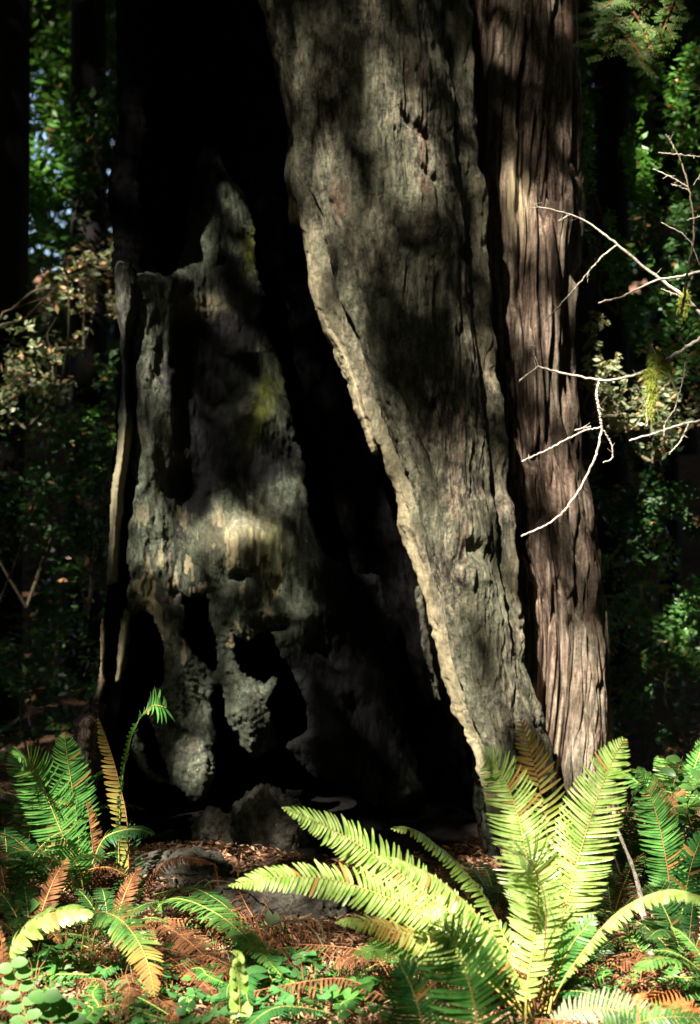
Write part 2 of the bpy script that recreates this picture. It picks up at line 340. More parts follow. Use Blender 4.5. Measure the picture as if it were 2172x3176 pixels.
# litter: needles, scraps and twigs, uncountable
N = 60000
x = rng.uniform(-1.7, 1.8, N); y = 3.55+rng.power(1, N)*3.0; z = gz(x, y)+rng.uniform(.002, .03, N)
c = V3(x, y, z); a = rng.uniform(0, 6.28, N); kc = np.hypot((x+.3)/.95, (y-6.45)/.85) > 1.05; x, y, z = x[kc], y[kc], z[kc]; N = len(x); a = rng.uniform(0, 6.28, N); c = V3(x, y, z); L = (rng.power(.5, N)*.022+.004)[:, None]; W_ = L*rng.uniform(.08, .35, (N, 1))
U = unit(V3(np.cos(a), np.sin(a), rng.uniform(-.5, .5, N))); S = unit(np.cross(U, V3(rng.normal(0, .5, N), rng.normal(0, .5, N), np.ones(N))))
vv = np.stack([c-U*L, c+S*W_, c+U*L, c-S*W_+V3(0*x, 0*x, .004+0*x)], 1)
lit = obj('needle_litter', mesh('needle_litter', vv, np.arange(N*4).reshape(-1, 4), smooth=False, mat=M['litter'], attrs={'dry': np.zeros(N*4)}))
tag(lit, 'reddish brown needle litter and scraps scattered over the forest floor', 'leaf litter', kind='stuff')
# ---------------------------------------------------------------- the hollow redwood
tree = thing('burnt_redwood', P(790, 1912, 6.2)*np.array([1, 1, 0]), 'huge old redwood with a burnt black hollow and furrowed grey brown bark', 'tree')

def loft(name, L, R, dm, hd, disp, mat, ncol=420, rows=None, power=1.0, attrs=None, zlo=2020, zhi=-2900, nrow=620):
    """closed trunk: L/R outline tables (photo y -> x at distance dm), hd half depth table, disp(theta, y, pts, side) -> outward offset"""
    ya = np.unique(np.r_[np.linspace(zhi, -60, 50), np.linspace(-60, zlo, nrow)])
    th = np.linspace(-math.pi, math.pi, ncol, endpoint=False)
    th = th-.35*np.sin(th)*0
    # denser in front
    th = np.sign(th)*math.pi*(np.abs(th)/math.pi)**1.35
    Yp, TH = np.meshgrid(ya, th, indexing='ij')
    xl = interp(ya, L)[:, None]; xr = interp(ya, R)[:, None]; h = interp(ya, hd)[:, None]; d = interp(ya, dm)[:, None]
    cx = ((xl+xr)/2-794.5)*d/FOC; hw = (xr-xl)/2*d/FOC; Z = CAMZ+(1162-Yp)*d/FOC
    sx, sy = np.sin(TH), -np.cos(TH)
    ex = np.sign(sx)*np.abs(sx)**power; ey = np.sign(sy)*np.abs(sy)**power
    X = cx+hw*ex; Y = d+h*ey
    nx, ny = sx*h, sy*hw; n = np.sqrt(nx*nx+ny*ny); nx, ny = nx/n, ny/n
    pts = V3(X, Y, Z)
    o, at = disp(TH, Yp, pts, ex)
    X = X+nx*o; Y = Y+ny*o
    m = ncol; i = np.arange(len(ya)-1)[:, None]*m; j = np.arange(m)[None]
    q = np.stack([i+j, i+(j+1) % m, i+m+(j+1) % m, i+m+j], -1)[..., ::-1]
    return part(name, V3(X, Y, Z).reshape(-1, 3), q, mat, tree, attrs=at)

# front leaning trunk
FL = [(-2900, 200), (-600, 480), (0, 592), (100, 610), (200, 632), (300, 648), (420, 652), (500, 682), (600, 705), (700, 728), (800, 772), (900, 812), (1000, 858), (1060, 885), (1150, 920), (1200, 930), (1300, 958), (1400, 985), (1500, 1014), (1600, 1050), (1700, 1098), (1800, 1118), (1900, 1132), (2050, 1140)]
FR = [(-2900, 780), (-600, 980), (0, 1040), (100, 1052), (200, 1068), (300, 1074), (400, 1082), (500, 1097), (600, 1105), (700, 1110), (800, 1118), (900, 1128), (1000, 1133), (1200, 1138), (1300, 1145), (1400, 1160), (1500, 1180), (1600, 1205), (1700, 1228), (1800, 1250), (2050, 1280)]
def sgauss(x, c, w): return np.exp(-((x-c)/w)**2)
def disp_front(TH, Yp, p, ex):
    w = .05*vn(p*np.array([1.2, 1.2, .8]), 9)
    s = np.stack([p[..., 0]+w, p[..., 1], p[..., 2]*.16], -1)
    rid = fbm(s*9, 4, 21)                                           # soft vertical ridges
    r2 = 1-np.abs(fbm(s*17+5, 3, 31))*3
    big = fbm(p*np.array([1.6, 1.6, .9]), 3, 41)
    s3 = np.stack([p[..., 0]+w*1.5, p[..., 1], p[..., 2]*.22], -1)
    fis = np.clip(1-np.abs(fbm(s3*13+9, 4, 35))*9, 0, 1)*(fbm(p*3, 2, 36) > -.25)
    plates = fbm(p*np.array([22, 22, 7]), 4, 37, .65)
    o = .030*rid+.012*np.clip(r2, -1, 1)+.05*big+.006*fbm(p*40, 3, 51)-.009*fis+.010*plates+.007*fbm(p*np.array([70, 70, 12]), 3, 38)
    front = (np.cos(TH) > -.2)
    jag = .020*fbm(p*np.array([9, 9, 9]), 3, 61)
    # raised crusty rim along the right edge, groove inside it
    rim = sgauss(TH, 1.28+.05*vn(p*3, 5), .13)*sstep(-50, 60, Yp)*(1-sstep(1350, 1550, Yp))
    gr = sgauss(TH, 1.02, .12)*(1-sstep(1350, 1550, Yp))
    o = o+(.035+.02*fbm(p*np.array([6, 6, 7]), 2, 71))*rim-.035*gr
    # rounded flange along the left edge with a crack behind it
    wl = sstep(380, 520, Yp)
    c1 = -1.30+.1*vn(p*np.array([0, 0, 4.]), 15)
    flg = sgauss(TH, c1, .17)*wl; crk = sgauss(TH, -1.0+.1*vn(p*np.array([0, 0, 5.]), 16), .07)*wl
    o = o+.04*flg-.06*crk+jag*(np.abs(TH) > 1.1)
    c2 = sgauss(TH, -.62+.25*vn(p*np.array([0, 0, 2.5]), 18), .04)*sstep(500, 700, Yp)*.03
    o = o-c2
    # knot fold
    for kx, ky, sx_, sy_, am in ((1075, 1245, 34, 20, .06), (1046, 1268, 16, 24, .05), (985, 930, 10, 18, .05), (1070, 595, 16, 14, .07), (1055, 1290, 60, 30, -.05), (1085, 1200, 50, 60, -.03), (985, 700, 60, 90, .02), (1000, 540, 50, 30, -.03), (955, 345, 45, 10, .04), (980, 440, 40, 8, .03)):
        xx = 794.5+p[..., 0]*FOC/p[..., 1]
        u = ((xx-kx)*.8+(Yp-ky)*.6)/sx_; v_ = (-(xx-kx)*.6+(Yp-ky)*.8)/sy_
        o = o-am*np.exp(-u*u-v_*v_)*front
    # folds flowing down to a swirl near the foot
    o = o+.02*np.sin(p[..., 0]*70+p[..., 2]*14)*sstep(1350, 1600, Yp)*np.exp(-((TH-.3)/.8)**2)*(.5+.5*vn(p*6, 3))
    pale = (sgauss(TH, c1, .2)*sstep(430, 620, Yp)*(.35+.65*sstep(950, 1200, Yp))+.35*rim*(fbm(p*8, 2, 8) > -.1))
    return o, {'char_shade': (sstep(-1.38, -1.62, TH)*1.0).clip(0, 1), 'pale': pale.clip(0, 1), 'moss': np.zeros_like(o)}
loft('front_trunk', FL, FR, [(0, 6.22), (1000, 6.15), (1700, 6.0), (2050, 5.98)], [(-2900, .5), (0, .42), (900, .34), (1400, .26), (1750, .17), (2050, .16)], disp_front, M['bark'], ncol=520, nrow=760)

# right trunk, deep vertical furrows
RL = [(-2900, 700), (0, 900), (800, 980), (1500, 1090), (1800, 1120), (2050, 1120)]
RR = [(-2900, 1240), (-600, 1285), (0, 1302), (200, 1305), (400, 1310), (470, 1322), (520, 1328), (570, 1322), (700, 1310), (900, 1313), (1000, 1320), (1100, 1334), (1200, 1344), (1300, 1354), (1500, 1369), (1650, 1377), (1800, 1392), (2050, 1430)]
def disp_right(TH, Yp, p, ex):
    w = .09*vn(p*np.array([1.3, 1.3, 1.1]), 109)+.015*vn(p*np.array([5, 5, 3.]), 110)
    s = np.stack([p[..., 0]+w, p[..., 1]+w, p[..., 2]*.055], -1)
    n1 = fbm(s*11, 3, 121)
    fur = np.clip(1-np.abs(n1)*4.5, 0, 1)**1.5                      # deep narrow furrows
    n2 = fbm(s*np.array([24, 24, 30])+3, 3, 131)
    fur2 = np.clip(1-np.abs(n2)*4, 0, 1)
    o = -.070*fur-.022*fur2+.02*fbm(p*np.array([14, 14, 2.5]), 4, 141)+.05*fbm(p*np.array([1.3, 1.3, .7]), 2, 151)
    o = o+.03*fbm(np.stack([p[..., 0]*3+w, p[..., 1]*3, p[..., 2]*.5], -1)*2, 2, 161)+.010*fbm(p*np.array([60, 60, 6]), 3, 171)
    xx = 794.5+p[..., 0]*FOC/p[..., 1]
    o = o-.03*np.exp(-((xx-1180)/9)**2-((Yp-520)/40)**2)+.03*np.exp(-((xx-1180)/30)**2-((Yp-470)/80)**2)
    pale = 1.0*np.exp(-((xx-1178)/28)**2-((Yp-480)/80)**2)+.45*sstep(1450, 1650, Yp)*(n1 > .08)*(fbm(p*4, 2, 5) > -.2)  # sun spot and sunlit foot painted into the bark colour
    return o, {'char_shade': np.zeros_like(o), 'pale': pale.clip(0, 1), 'moss': np.zeros_like(o)}
loft('side_trunk', RL, RR, [(0, 6.95), (1500, 6.75), (2050, 6.65)], [(-2900, .5), (0, .48), (2050, .5)], disp_right, M['redbark'], ncol=640, nrow=640, power=.78)

# charred shell: C-shaped wall of the hollow, open towards us
def shell():
    ya = np.unique(np.r_[np.linspace(-2900, -60, 40), np.linspace(-60, 2010, 420)])
    na = 220
    xl = interp(ya, [(-2900, 120), (-600, 220), (0, 258), (100, 259), (200, 264), (300, 268), (340, 262), (400, 257), (500, 255), (580, 262), (650, 268), (750, 278), (850, 276), (1000, 268), (1100, 266), (1200, 262), (1320, 250), (1450, 240), (1550, 226), (1620, 210), (1700, 190), (1800, 180), (2010, 170)])
    xl = xl+6*vn(V3(ya*.02, ya*0, ya*0), 3)+3*vn(V3(ya*.09, ya*0, ya*0), 4)
    th = np.linspace(0, math.pi, na)
    T, Yp = np.meshgrid(th, ya); XL = xl[:, None]
    d0 = 6.2; X0 = (XL-794.5)*d0/FOC; X1 = interp(Yp, [(-600, .30), (0, .40), (1000, .55), (1600, .68), (2000, .72)]); cx = (X0+X1)/2; rx = (X1-X0)/2; Z = CAMZ+(1162-Yp)*d0/FOC
    def surf(off):
        ry = 1.15+off
        X = cx-(rx+off)*np.cos(T); Y = d0+ry*np.sin(T)
        return X, Y
    Xo, Yo = surf(0.0); Xi, Yi = surf(-.13)
    p = V3(Xo, Yo, Z); n = fbm(p*np.array([7, 7, 1.2]), 4, 211)*.03+.05*fbm(p*np.array([1.5, 1.5, .8]), 2, 215)
    Xo = Xo-np.cos(T)*n*.6; Yo = Yo+np.sin(T)*n
    ni = fbm(p*6, 4, 221)*.05; Xi = Xi+np.cos(T)*ni; Yi = Yi-np.sin(T)*ni
    A = V3(Xi, Yi, Z); B = V3(Xo, Yo, Z)[:, ::-1]
    G = np.concatenate([A, B], 1); m = G.shape[1]; i = np.arange(len(ya)-1)[:, None]*m; j = np.arange(m)[None]
    q = np.stack([i+j, i+(j+1) % m, i+m+(j+1) % m, i+m+j], -1)
    part('charred_shell', G.reshape(-1, 3), q, M['char_shade'], tree)
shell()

# ---- relief pieces with an outline of their own
def seg_dist(px, py, poly):
    a = np.asarray(poly, float); b = np.roll(a, -1, 0); best = np.full(px.shape, 1e9); ins = np.zeros(px.shape, bool)
    for (x0, y0), (x1, y1) in zip(a, b):
        dx, dy = x1-x0, y1-y0; t = np.clip(((px-x0)*dx+(py-y0)*dy)/(dx*dx+dy*dy+1e-9), 0, 1)
        best = np.minimum(best, np.hypot(px-x0-t*dx, py-y0-t*dy))
        c = ((y0 > py) != (y1 > py)) & (px < (x1-x0)*(py-y0)/(y1-y0+1e-12)+x0); ins ^= c
    return np.where(ins, best, -best)
def relief(name, poly, holes, depth, thick, mat, step=3.0, rough=10, seed=0, curl=.06, cw=14, attrs=None):
    a = np.asarray(poly, float); x0, y0 = a.min(0)-12; x1, y1 = a.max(0)+12
    xs = np.arange(x0, x1, step); ys = np.arange(y0, y1, step); X, Y = np.meshgrid(xs, ys)
    pn = V3(X*.02, Y*.02, X*0+seed)
    jag = rough*fbm(pn, 4, seed+300, .62)*1.6
    sd = seg_dist(X, Y, poly)+jag
    for h in holes: sd = np.minimum(sd, -seg_dist(X, Y, h)+jag)
    d = depth(X, Y, sd)
    d = d+curl*np.exp(-np.maximum(sd, 0)/cw)
    pts = V3((X-794.5)*d/FOC, d, CAMZ+(1162-Y)*d/FOC)
    back = d+thick
    ptb = V3((X-794.5)*d/FOC, back, CAMZ+(1162-Y)*d/FOC)            # thickness runs straight back
    n, m = X.shape; i = np.arange(n-1)[:, None]*m+np.arange(m-1)[None]
    inn = sd > 0
    keep = (inn[:-1, :-1] & inn[1:, :-1] & inn[:-1, 1:] & inn[1:, 1:])
    q = np.stack([i, i+m, i+m+1, i+1], -1); F = q[keep]
    Bk = F[:, ::-1]+n*m
    E = np.concatenate([F[:, [0, 1]], F[:, [1, 2]], F[:, [2, 3]], F[:, [3, 0]]])
    key = E.min(1).astype(np.int64)*n*m+E.max(1); u, idx, cnt = np.unique(key, return_index=True, return_counts=True)
    be = E[idx[cnt == 1]]
    S = np.stack([be[:, 1], be[:, 0], be[:, 0]+n*m, be[:, 1]+n*m], -1)
    allF = np.concatenate([F, Bk, S]); used = np.unique(allF); remap = np.full(2*n*m, -1); remap[used] = np.arange(len(used))
    vs = np.concatenate([pts.reshape(-1, 3), ptb.reshape(-1, 3)])[used]
    at = {}
    for k, f in (attrs or {}).items():
        v_ = np.clip(f(X, Y, sd), 0, 1).ravel(); at[k] = np.concatenate([v_, np.ones_like(v_) if k == 'char_shade' else v_*0])[used]
    return part(name, vs, remap[allF], mat, tree, attrs=at)

W_POLY = [(300, 606), (322, 588), (345, 612), (372, 628), (400, 612), (415, 560), (428, 470), (440, 380), (462, 326), (492, 335), (520, 400), (556, 440), (578, 520), (584, 610), (600, 740), (640, 830), (662, 950), (690, 1060), (702, 1160), (744, 1260), (800, 1300), (860, 1310), (890, 1400), (905, 1500), (925, 1650), (960, 1780), (990, 1850), (930, 1850), (880, 1840), (800, 1800), (700, 1760), (640, 1700), (600, 1710), (570, 1730), (540, 1690), (510, 1640), (486, 1700), (484, 1760), (460, 1815), (430, 1820), (396, 1790), (330, 1770), (300, 1720), (310, 1600), (268, 1560), (272, 1440), (287, 1370), (286, 1270), (298, 1130), (296, 950), (292, 800), (302, 700)]
HOLES = [[(300, 1400), (325, 1385), (348, 1400), (358, 1450), (372, 1500), (366, 1545), (345, 1565), (330, 1600), (352, 1660), (372, 1720), (380, 1770), (340, 1745), (300, 1640), (276, 1560), (285, 1470)],
         [(414, 1352), (440, 1362), (466, 1350), (478, 1400), (494, 1450), (498, 1520), (480, 1540), (452, 1500), (424, 1470), (412, 1410)],
         [(516, 1418), (560, 1452), (610, 1440), (632, 1470), (640, 1530), (600, 1560), (560, 1545), (528, 1500)],
         [(640, 1500), (700, 1600), (690, 1660), (640, 1690), (615, 1600)],
         [(484, 1560), (508, 1540), (508, 1640), (496, 1680), (480, 1640)]]
def w_depth(X, Y, sd):
    base = interp(Y, [(300, 6.85), (600, 6.65), (900, 6.45), (1200, 6.28), (1400, 6.15), (1600, 6.08), (1850, 6.0)])
    u = (X-interp(Y, [(300, 450), (600, 420), (1000, 430), (1300, 500), (1850, 520)]))/300
    lf = sstep(500, 310, X)*sstep(560, 640, Y)
    d = base+.16*u*u*np.sign(u)+.12*np.maximum(u, 0)**2
    d = d+(6.08-d)*lf*.95
    p = V3(X, Y, X*0)
    low = sstep(1330, 1560, Y)*(1-sstep(620, 720, X))*.75
    b1, b2 = worley(p/np.array([17, 15, 1.])+.8*fbm(p*.012, 2, 1)[..., None], 5); c1, c2 = worley(p/np.array([8, 7, 1.])+.6*fbm(p*.05, 2, 2)[..., None], 8)
    lump = (.05*(.7-b1)+.018*(.7-c1))*(.6+.8*fbm(p*.02, 2, 9))
    d = d-low*lump*1.2-(1-low)*(.10*lump)
    d = d+.09*fbm(p*.008, 3, 61)+.04*fbm(p*.035*np.array([1, .25, 1]), 5, 62, .55)+.016*fbm(p*.10*np.array([1, .4, 1]), 4, 63, .65)
    d = d+.06*np.exp(-((X-600)/60)**2)*(Y < 800)
    for cx, cy, rx, ry, am in ((590, 930, 60, 60, -.12), (545, 1312, 24, 14, .07), (626, 1330, 12, 20, .06), (560, 1230, 90, 60, -.12), (440, 1780, 60, 80, -.14), (570, 1620, 60, 90, -.10), (450, 800, 110, 150, .10), (415, 1110, 40, 60, .10), (620, 1420, 40, 14, .1), (690, 1400, 30, 40, -.05), (385, 900, 14, 200, -.05), (790, 1560, 50, 30, -.08), (820, 1450, 60, 90, .1), (935, 1800, 26, 20, -.1)):
        d = d+am*np.exp(-((X-cx)/rx)**2-((Y-cy)/ry)**2)
    return d
def w_char_shade(X, Y, sd):  # char of the wall, with the shade on its dark middle painted in
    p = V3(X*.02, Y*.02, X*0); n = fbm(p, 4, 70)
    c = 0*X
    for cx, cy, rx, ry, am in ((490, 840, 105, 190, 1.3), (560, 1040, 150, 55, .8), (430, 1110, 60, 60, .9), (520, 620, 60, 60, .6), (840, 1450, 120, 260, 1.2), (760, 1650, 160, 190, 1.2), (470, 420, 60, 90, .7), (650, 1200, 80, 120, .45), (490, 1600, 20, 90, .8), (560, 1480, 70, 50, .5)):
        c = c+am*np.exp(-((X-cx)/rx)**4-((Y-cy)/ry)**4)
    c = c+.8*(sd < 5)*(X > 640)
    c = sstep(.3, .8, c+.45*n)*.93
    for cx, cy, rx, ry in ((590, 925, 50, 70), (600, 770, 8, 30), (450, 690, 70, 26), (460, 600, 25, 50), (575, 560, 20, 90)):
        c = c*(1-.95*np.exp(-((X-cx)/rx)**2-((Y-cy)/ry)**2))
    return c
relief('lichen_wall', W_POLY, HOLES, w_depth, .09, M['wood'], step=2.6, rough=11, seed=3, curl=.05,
       attrs={'char_shade': w_char_shade,
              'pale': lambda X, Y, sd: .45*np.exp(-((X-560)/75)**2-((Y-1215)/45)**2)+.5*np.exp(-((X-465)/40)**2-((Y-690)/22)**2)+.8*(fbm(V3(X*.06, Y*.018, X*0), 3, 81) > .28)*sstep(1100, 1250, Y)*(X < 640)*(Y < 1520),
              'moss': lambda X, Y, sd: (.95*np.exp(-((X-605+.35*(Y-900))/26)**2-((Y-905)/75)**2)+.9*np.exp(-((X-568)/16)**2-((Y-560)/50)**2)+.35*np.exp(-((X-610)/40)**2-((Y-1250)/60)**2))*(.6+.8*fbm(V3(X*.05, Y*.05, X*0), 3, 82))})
# back of the hollow above the floor: dim charred lumps
relief('left_flange', [(258, 600), (268, 588), (300, 596), (312, 640), (312, 700), (300, 745), (290, 800), (292, 880), (300, 960), (293, 1040), (280, 1110), (276, 1180), (270, 1250), (262, 1322), (240, 1328), (246, 1250), (250, 1160), (256, 1080), (266, 1000), (272, 900), (276, 830), (270, 760), (262, 700)], [],
       lambda X, Y, sd: 6.05-.05*np.clip(sd/16, 0, 1)+.02*fbm(V3(X*.05, Y*.01, X*0), 3, 90), .16, M['wood'], step=2, rough=4, seed=11, curl=.06, cw=6,
       attrs={'pale': lambda X, Y, sd: .65*sstep(940, 1010, Y), 'char_shade': lambda X, Y, sd: .8*(1-sstep(0, 30, np.abs(Y-850)-75)), 'moss': lambda X, Y, sd: 0*X})
relief('splinter', [(282, 1380), (292, 1390), (288, 1440), (280, 1500), (272, 1545), (262, 1548), (266, 1490), (274, 1430)], [],
       lambda X, Y, sd: 6.02+0*X, .05, M['wood'], step=2, rough=3, seed=12, curl=.02, cw=4, attrs={'pale': lambda X, Y, sd: .6+0*X, 'char_shade': lambda X, Y, sd: 0*X, 'moss': lambda X, Y, sd: 0*X})
relief('splinter', [(228, 1405), (236, 1405), (238, 1470), (234, 1520), (240, 1550), (222, 1600), (208, 1612), (220, 1560), (228, 1500)], [],
       lambda X, Y, sd: 6.0+0*X, .05, M['redbark'], step=2, rough=3, seed=13, curl=.02, cw=4, attrs={'pale': lambda X, Y, sd: .2+0*X, 'char_shade': lambda X, Y, sd: 0*X, 'moss': lambda X, Y, sd: 0*X})
relief('bark_flange', [(650, 424), (672, 420), (688, 450), (700, 520), (712, 580), (728, 640), (745, 700), (770, 750), (800, 810), (822, 870), (836, 930), (852, 985), (860, 1030), (846, 1030), (826, 985), (800, 930), (792, 880), (770, 820), (738, 760), (714, 700), (700, 630), (690, 560), (680, 510), (655, 500)], [],
       lambda X, Y, sd: interp(Y, [(400, 6.12), (1050, 6.0)])-.035*np.clip(sd/12, 0, 1)+.02*fbm(V3(X*.04, Y*.015, X*0), 3, 95), .14, M['bark'], step=2, rough=4.5, seed=14, curl=.05, cw=6,
       attrs={'pale': lambda X, Y, sd: .75+.3*fbm(V3(X*.03, Y*.03, X*0), 2, 96), 'char_shade': lambda X, Y, sd: 0*X, 'moss': lambda X, Y, sd: 0*X})
relief('charred_splinter', [(942, 1340), (952, 1330), (964, 1380), (972, 1440), (982, 1500), (992, 1560), (1000, 1590), (986, 1585), (976, 1530), (962, 1480), (952, 1420)], [[(975, 1530), (985, 1530), (988, 1552), (980, 1552)]],
       lambda X, Y, sd: 5.93+.02*fbm(V3(X*.1, Y*.05, X*0), 3, 97), .05, M['wood'], step=2, rough=6, seed=15, curl=.02, cw=4,
       attrs={'pale': lambda X, Y, sd: .1+0*X, 'char_shade': lambda X, Y, sd: .5*(fbm(V3(X*.1, Y*.1, X*0), 3, 98) > -.05), 'moss': lambda X, Y, sd: 0*X})
relief('charred_splinter', [(1078, 1780), (1100, 1790), (1100, 1850), (1120, 1900), (1140, 1960), (1130, 2010), (1110, 1960), (1090, 1890), (1072, 1830)], [[(1085, 1840), (1095, 1840), (1100, 1870), (1092, 1870)]],
       lambda X, Y, sd: 5.7+.03*fbm(V3(X*.1, Y*.05, X*0), 3, 97), .05, M['wood'], step=2, rough=8, seed=17, curl=.02, cw=4,
       attrs={'pale': lambda X, Y, sd: 0*X, 'char_shade': lambda X, Y, sd: .4*(fbm(V3(X*.1, Y*.1, X*0), 3, 98) > 0), 'moss': lambda X, Y, sd: 0*X})
relief('rotten_root', [(170, 1640), (200, 1600), (228, 1610), (234, 1680), (224, 1740), (214, 1800), (206, 1840), (188, 1800), (172, 1720)], [],
       lambda X, Y, sd: 5.75-.08*np.clip(sd/30, 0, 1)+.06*fbm(V3(X*.05, Y*.05, X*0), 3, 99), .14, M['redbark'], step=2.2, rough=7, seed=16, curl=.08, cw=9,
       attrs={'pale': lambda X, Y, sd: 0*X, 'char_shade': lambda X, Y, sd: 0*X, 'moss': lambda X, Y, sd: 0*X})

def rock(name, c, r, label, cat, mat='rock', seed=0, group=None, amp=.3, thick=1.):
    n, m = 90, 120
    t = np.linspace(0, math.pi, n)[:, None]; f = np.linspace(0, 2*math.pi, m, endpoint=False)[None]
    d = V3(np.sin(t)*np.cos(f), np.sin(t)*np.sin(f), np.cos(t)+0*f)
    k = 1+amp*1.5*fbm(d*1.6+seed*3.1, 5, seed, .6)+.10*fbm(d*9, 4, seed+3)+.16*(.6-worley(d*2.6+seed, seed)[0])
    v = d*k[..., None]*np.array(r)
    i = np.arange(n-1)[:, None]*m; j = np.arange(m)[None]
    q = np.stack([i+j, i+m+j, i+m+(j+1) % m, i+(j+1) % m], -1)
    o = obj(name, mesh(name, v, q, mat=M[mat])); o.location = tuple(c); return tag(o, label, cat, group)
def onG(px, py, d, up=0.):
    p = P(px, py, d); p[2] = float(gz(p[0], p[1]))+up; return p
rock('boulder', onG(610, 1900, 5.75, .02), (.16, .12, .20), 'tall grey stone in the dark mouth of the hollow, behind the long fronds', 'rock', seed=2)
rock('boulder', onG(492, 1930, 5.65, .03), (.09, .08, .11), 'small rounded grey stone in the shadow of the hollow, left of the taller lump', 'rock', seed=4)
rock('boulder', onG(420, 2000, 5.35, -.02), (.2, .13, .10), 'low broad grey stone below the arching dead frond at the hollow', 'rock', seed=6)
rock('boulder', onG(640, 2060, 5.0, -.02), (.26, .16, .16), 'brownish stone mound under the two long fronds in front of the hollow', 'rock', seed=8)
# ---------------------------------------------------------------- ferns
PT = np.array([0, .07, .25, .5, .75, .92, 1.]); PW = np.array([.55, 1., 1., .95, .82, .5, .03])
def pinna_arrays(base, along, nrm, side_w, L, curve, droop):
    """base (k,3); along direction of the leaflet; nrm its normal; side_w across; lengths L (k,); returns verts (k,7,3,3)"""
    t = PT[None, :, None]; L = L[:, None, None]
    mid = base[:, None]+along[:, None]*t*L+side_w[:, None]*(curve[:, None, None]*t*t*L)-nrm[:, None]*(droop[:, None, None]*t*t*L)
    return mid
def frond(mb, pts, w, n=46, hint=(0, -.85, .5), droop=.12, s0=.16, dry=0., gap=.76, ang=80, stem=None, jitter=.04, wshape=None, one=None, tipdry=0., curlp=0.):
    path = spline(pts, n*2+1)
    T = unit(np.gradient(path, axis=0)); hint = np.asarray(hint, float)
    s = np.linspace(0, 1, len(path))
    SD = unit(np.cross(T, hint)); 
    for i in range(1, len(SD)):
        if SD[i] @ SD[i-1] < 0: SD[i] = -SD[i]
    NR = unit(np.cross(SD, T)); NR = np.where((NR @ hint)[:, None] < 0, -NR, NR)
    idx = np.arange(n*2+1)[int(s0*(2*n)):-1]
    seglen = np.linalg.norm(np.diff(path, axis=0), axis=1).sum()/(2*n)
    ws = wshape or [(0, .35), (.12, .72), (.35, 1), (.6, .95), (.8, .68), (.93, .33), (1, .07)]
    for sd in (-1, 1):
        if one and sd != one: continue
        k = idx[(idx % 2) == (0 if sd < 0 else 1)]
        u = (s[k]-s0)/(1-s0)
        kk = rng.random(len(k)) > .025; k = k[kk]; u = u[kk]
        L = interp(u, ws)*w*rng.uniform(1-jitter*1.6, 1+jitter, len(k))*np.where(rng.random(len(k)) < .05, rng.uniform(.5, .85, len(k)), 1)
        a = np.radians(ang-22*u*u-4*u+rng.normal(0, 2.5, len(k)))[:, None]
        al = unit(SD[k]*sd*np.sin(a)+T[k]*np.cos(a)+NR[k]*rng.normal(0, .07, (len(k), 1)))
        tw = rng.normal(0, .11, len(k))[:, None]
        acr = unit(np.cross(NR[k], al))*np.where(sd > 0, 1, -1)
        acr = unit(acr*np.cos(tw)+NR[k]*np.sin(tw)); nr = unit(np.cross(al, acr)); nr = np.where((np.sum(nr*NR[k], -1) < 0)[:, None], -nr, nr)
        cur = np.full(len(k), .10)*rng.uniform(.4, 1.6, len(k)); dr = np.full(len(k), droop)+rng.normal(0, .06, len(k))+curlp*rng.uniform(0, 1, len(k))
        mid = pinna_arrays(path[k], al, nr, T[k], L, cur, dr)
        hw = (2*seglen*gap*.5*np.minimum(1, L/(w*.35+1e-6))**.5)[:, None]*PW[None]
        v = np.stack([mid-acr[:, None]*hw[..., None]+nr[:, None]*(hw*.25)[..., None], mid, mid+acr[:, None]*hw[..., None]+nr[:, None]*(hw*.25)[..., None]], 2)
        ns = len(PT); b = (np.arange(len(k))*ns*3)[:, None, None]; i = (np.arange(ns-1)*3)[None, :, None]; j = np.arange(2)[None, None]
        q = np.stack([b+i+j, b+i+j+1, b+i+j+4, b+i+j+3], -1)
        dv = np.clip((dry(u) if callable(dry) else np.full(len(k), dry))[:, None]*rng.uniform(.6, 1.3, (len(k), 1))+tipdry*PT[None]**2*rng.uniform(0, 1.2, (len(k), 1)), 0, 1)
        sp = rng.random(len(k)) < .035; dv[sp] = np.maximum(dv[sp], .8)
        mb.add(v, q, a=np.repeat(dv[..., None], 3, 2).ravel())
    return path
def stem_tube(mb, path, r0, r1): tube(mb, path[::2] if len(path) > 40 else path, np.linspace(r0, r1, len(path[::2]) if len(path) > 40 else len(path)), 6)

def fern_frond(plant, pts, w, mat='fern_bright', n=46, stem='stem', label=None, r0=.0032, **k):
    d = pts[0][2]; pp = [PG(*p) for p in pts]
    if n > 40: n = int(n*1.15)
    mb = MB(); path = frond(mb, pp, w*d/FOC, n=n, **k)
    o = mb.part('frond', M[mat], plant)
    if label: o['label'] = label
    ms = MB(); stem_tube(ms, path+np.array([0, -.0015, 0]), r0, .0007)
    base = np.array(plant.location)
    me = mesh('stem', np.concatenate(ms.v)-base, np.concatenate(ms.q), np.concatenate(ms.t), True, M[stem], {'dry': np.concatenate(ms.a)})
    obj('stem', me, o)
    return o
UP = (0, -.35, .94)
f1 = thing('sword_fern', onG(1222, 2292, 3.93), 'large bright yellow green sword fern in full sun at the foot of the right trunk', 'fern')
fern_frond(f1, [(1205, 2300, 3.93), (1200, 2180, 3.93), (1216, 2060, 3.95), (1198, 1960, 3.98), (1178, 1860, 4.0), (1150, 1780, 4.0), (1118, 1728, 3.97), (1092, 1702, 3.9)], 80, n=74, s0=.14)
fern_frond(f1, [(1192, 2330, 3.8), (1196, 2240, 3.8), (1214, 2120, 3.82), (1222, 2030, 3.84), (1215, 1975, 3.82), (1200, 1944, 3.75), (1172, 1938, 3.66), (1150, 1950, 3.58)], 72, n=44, s0=.1)
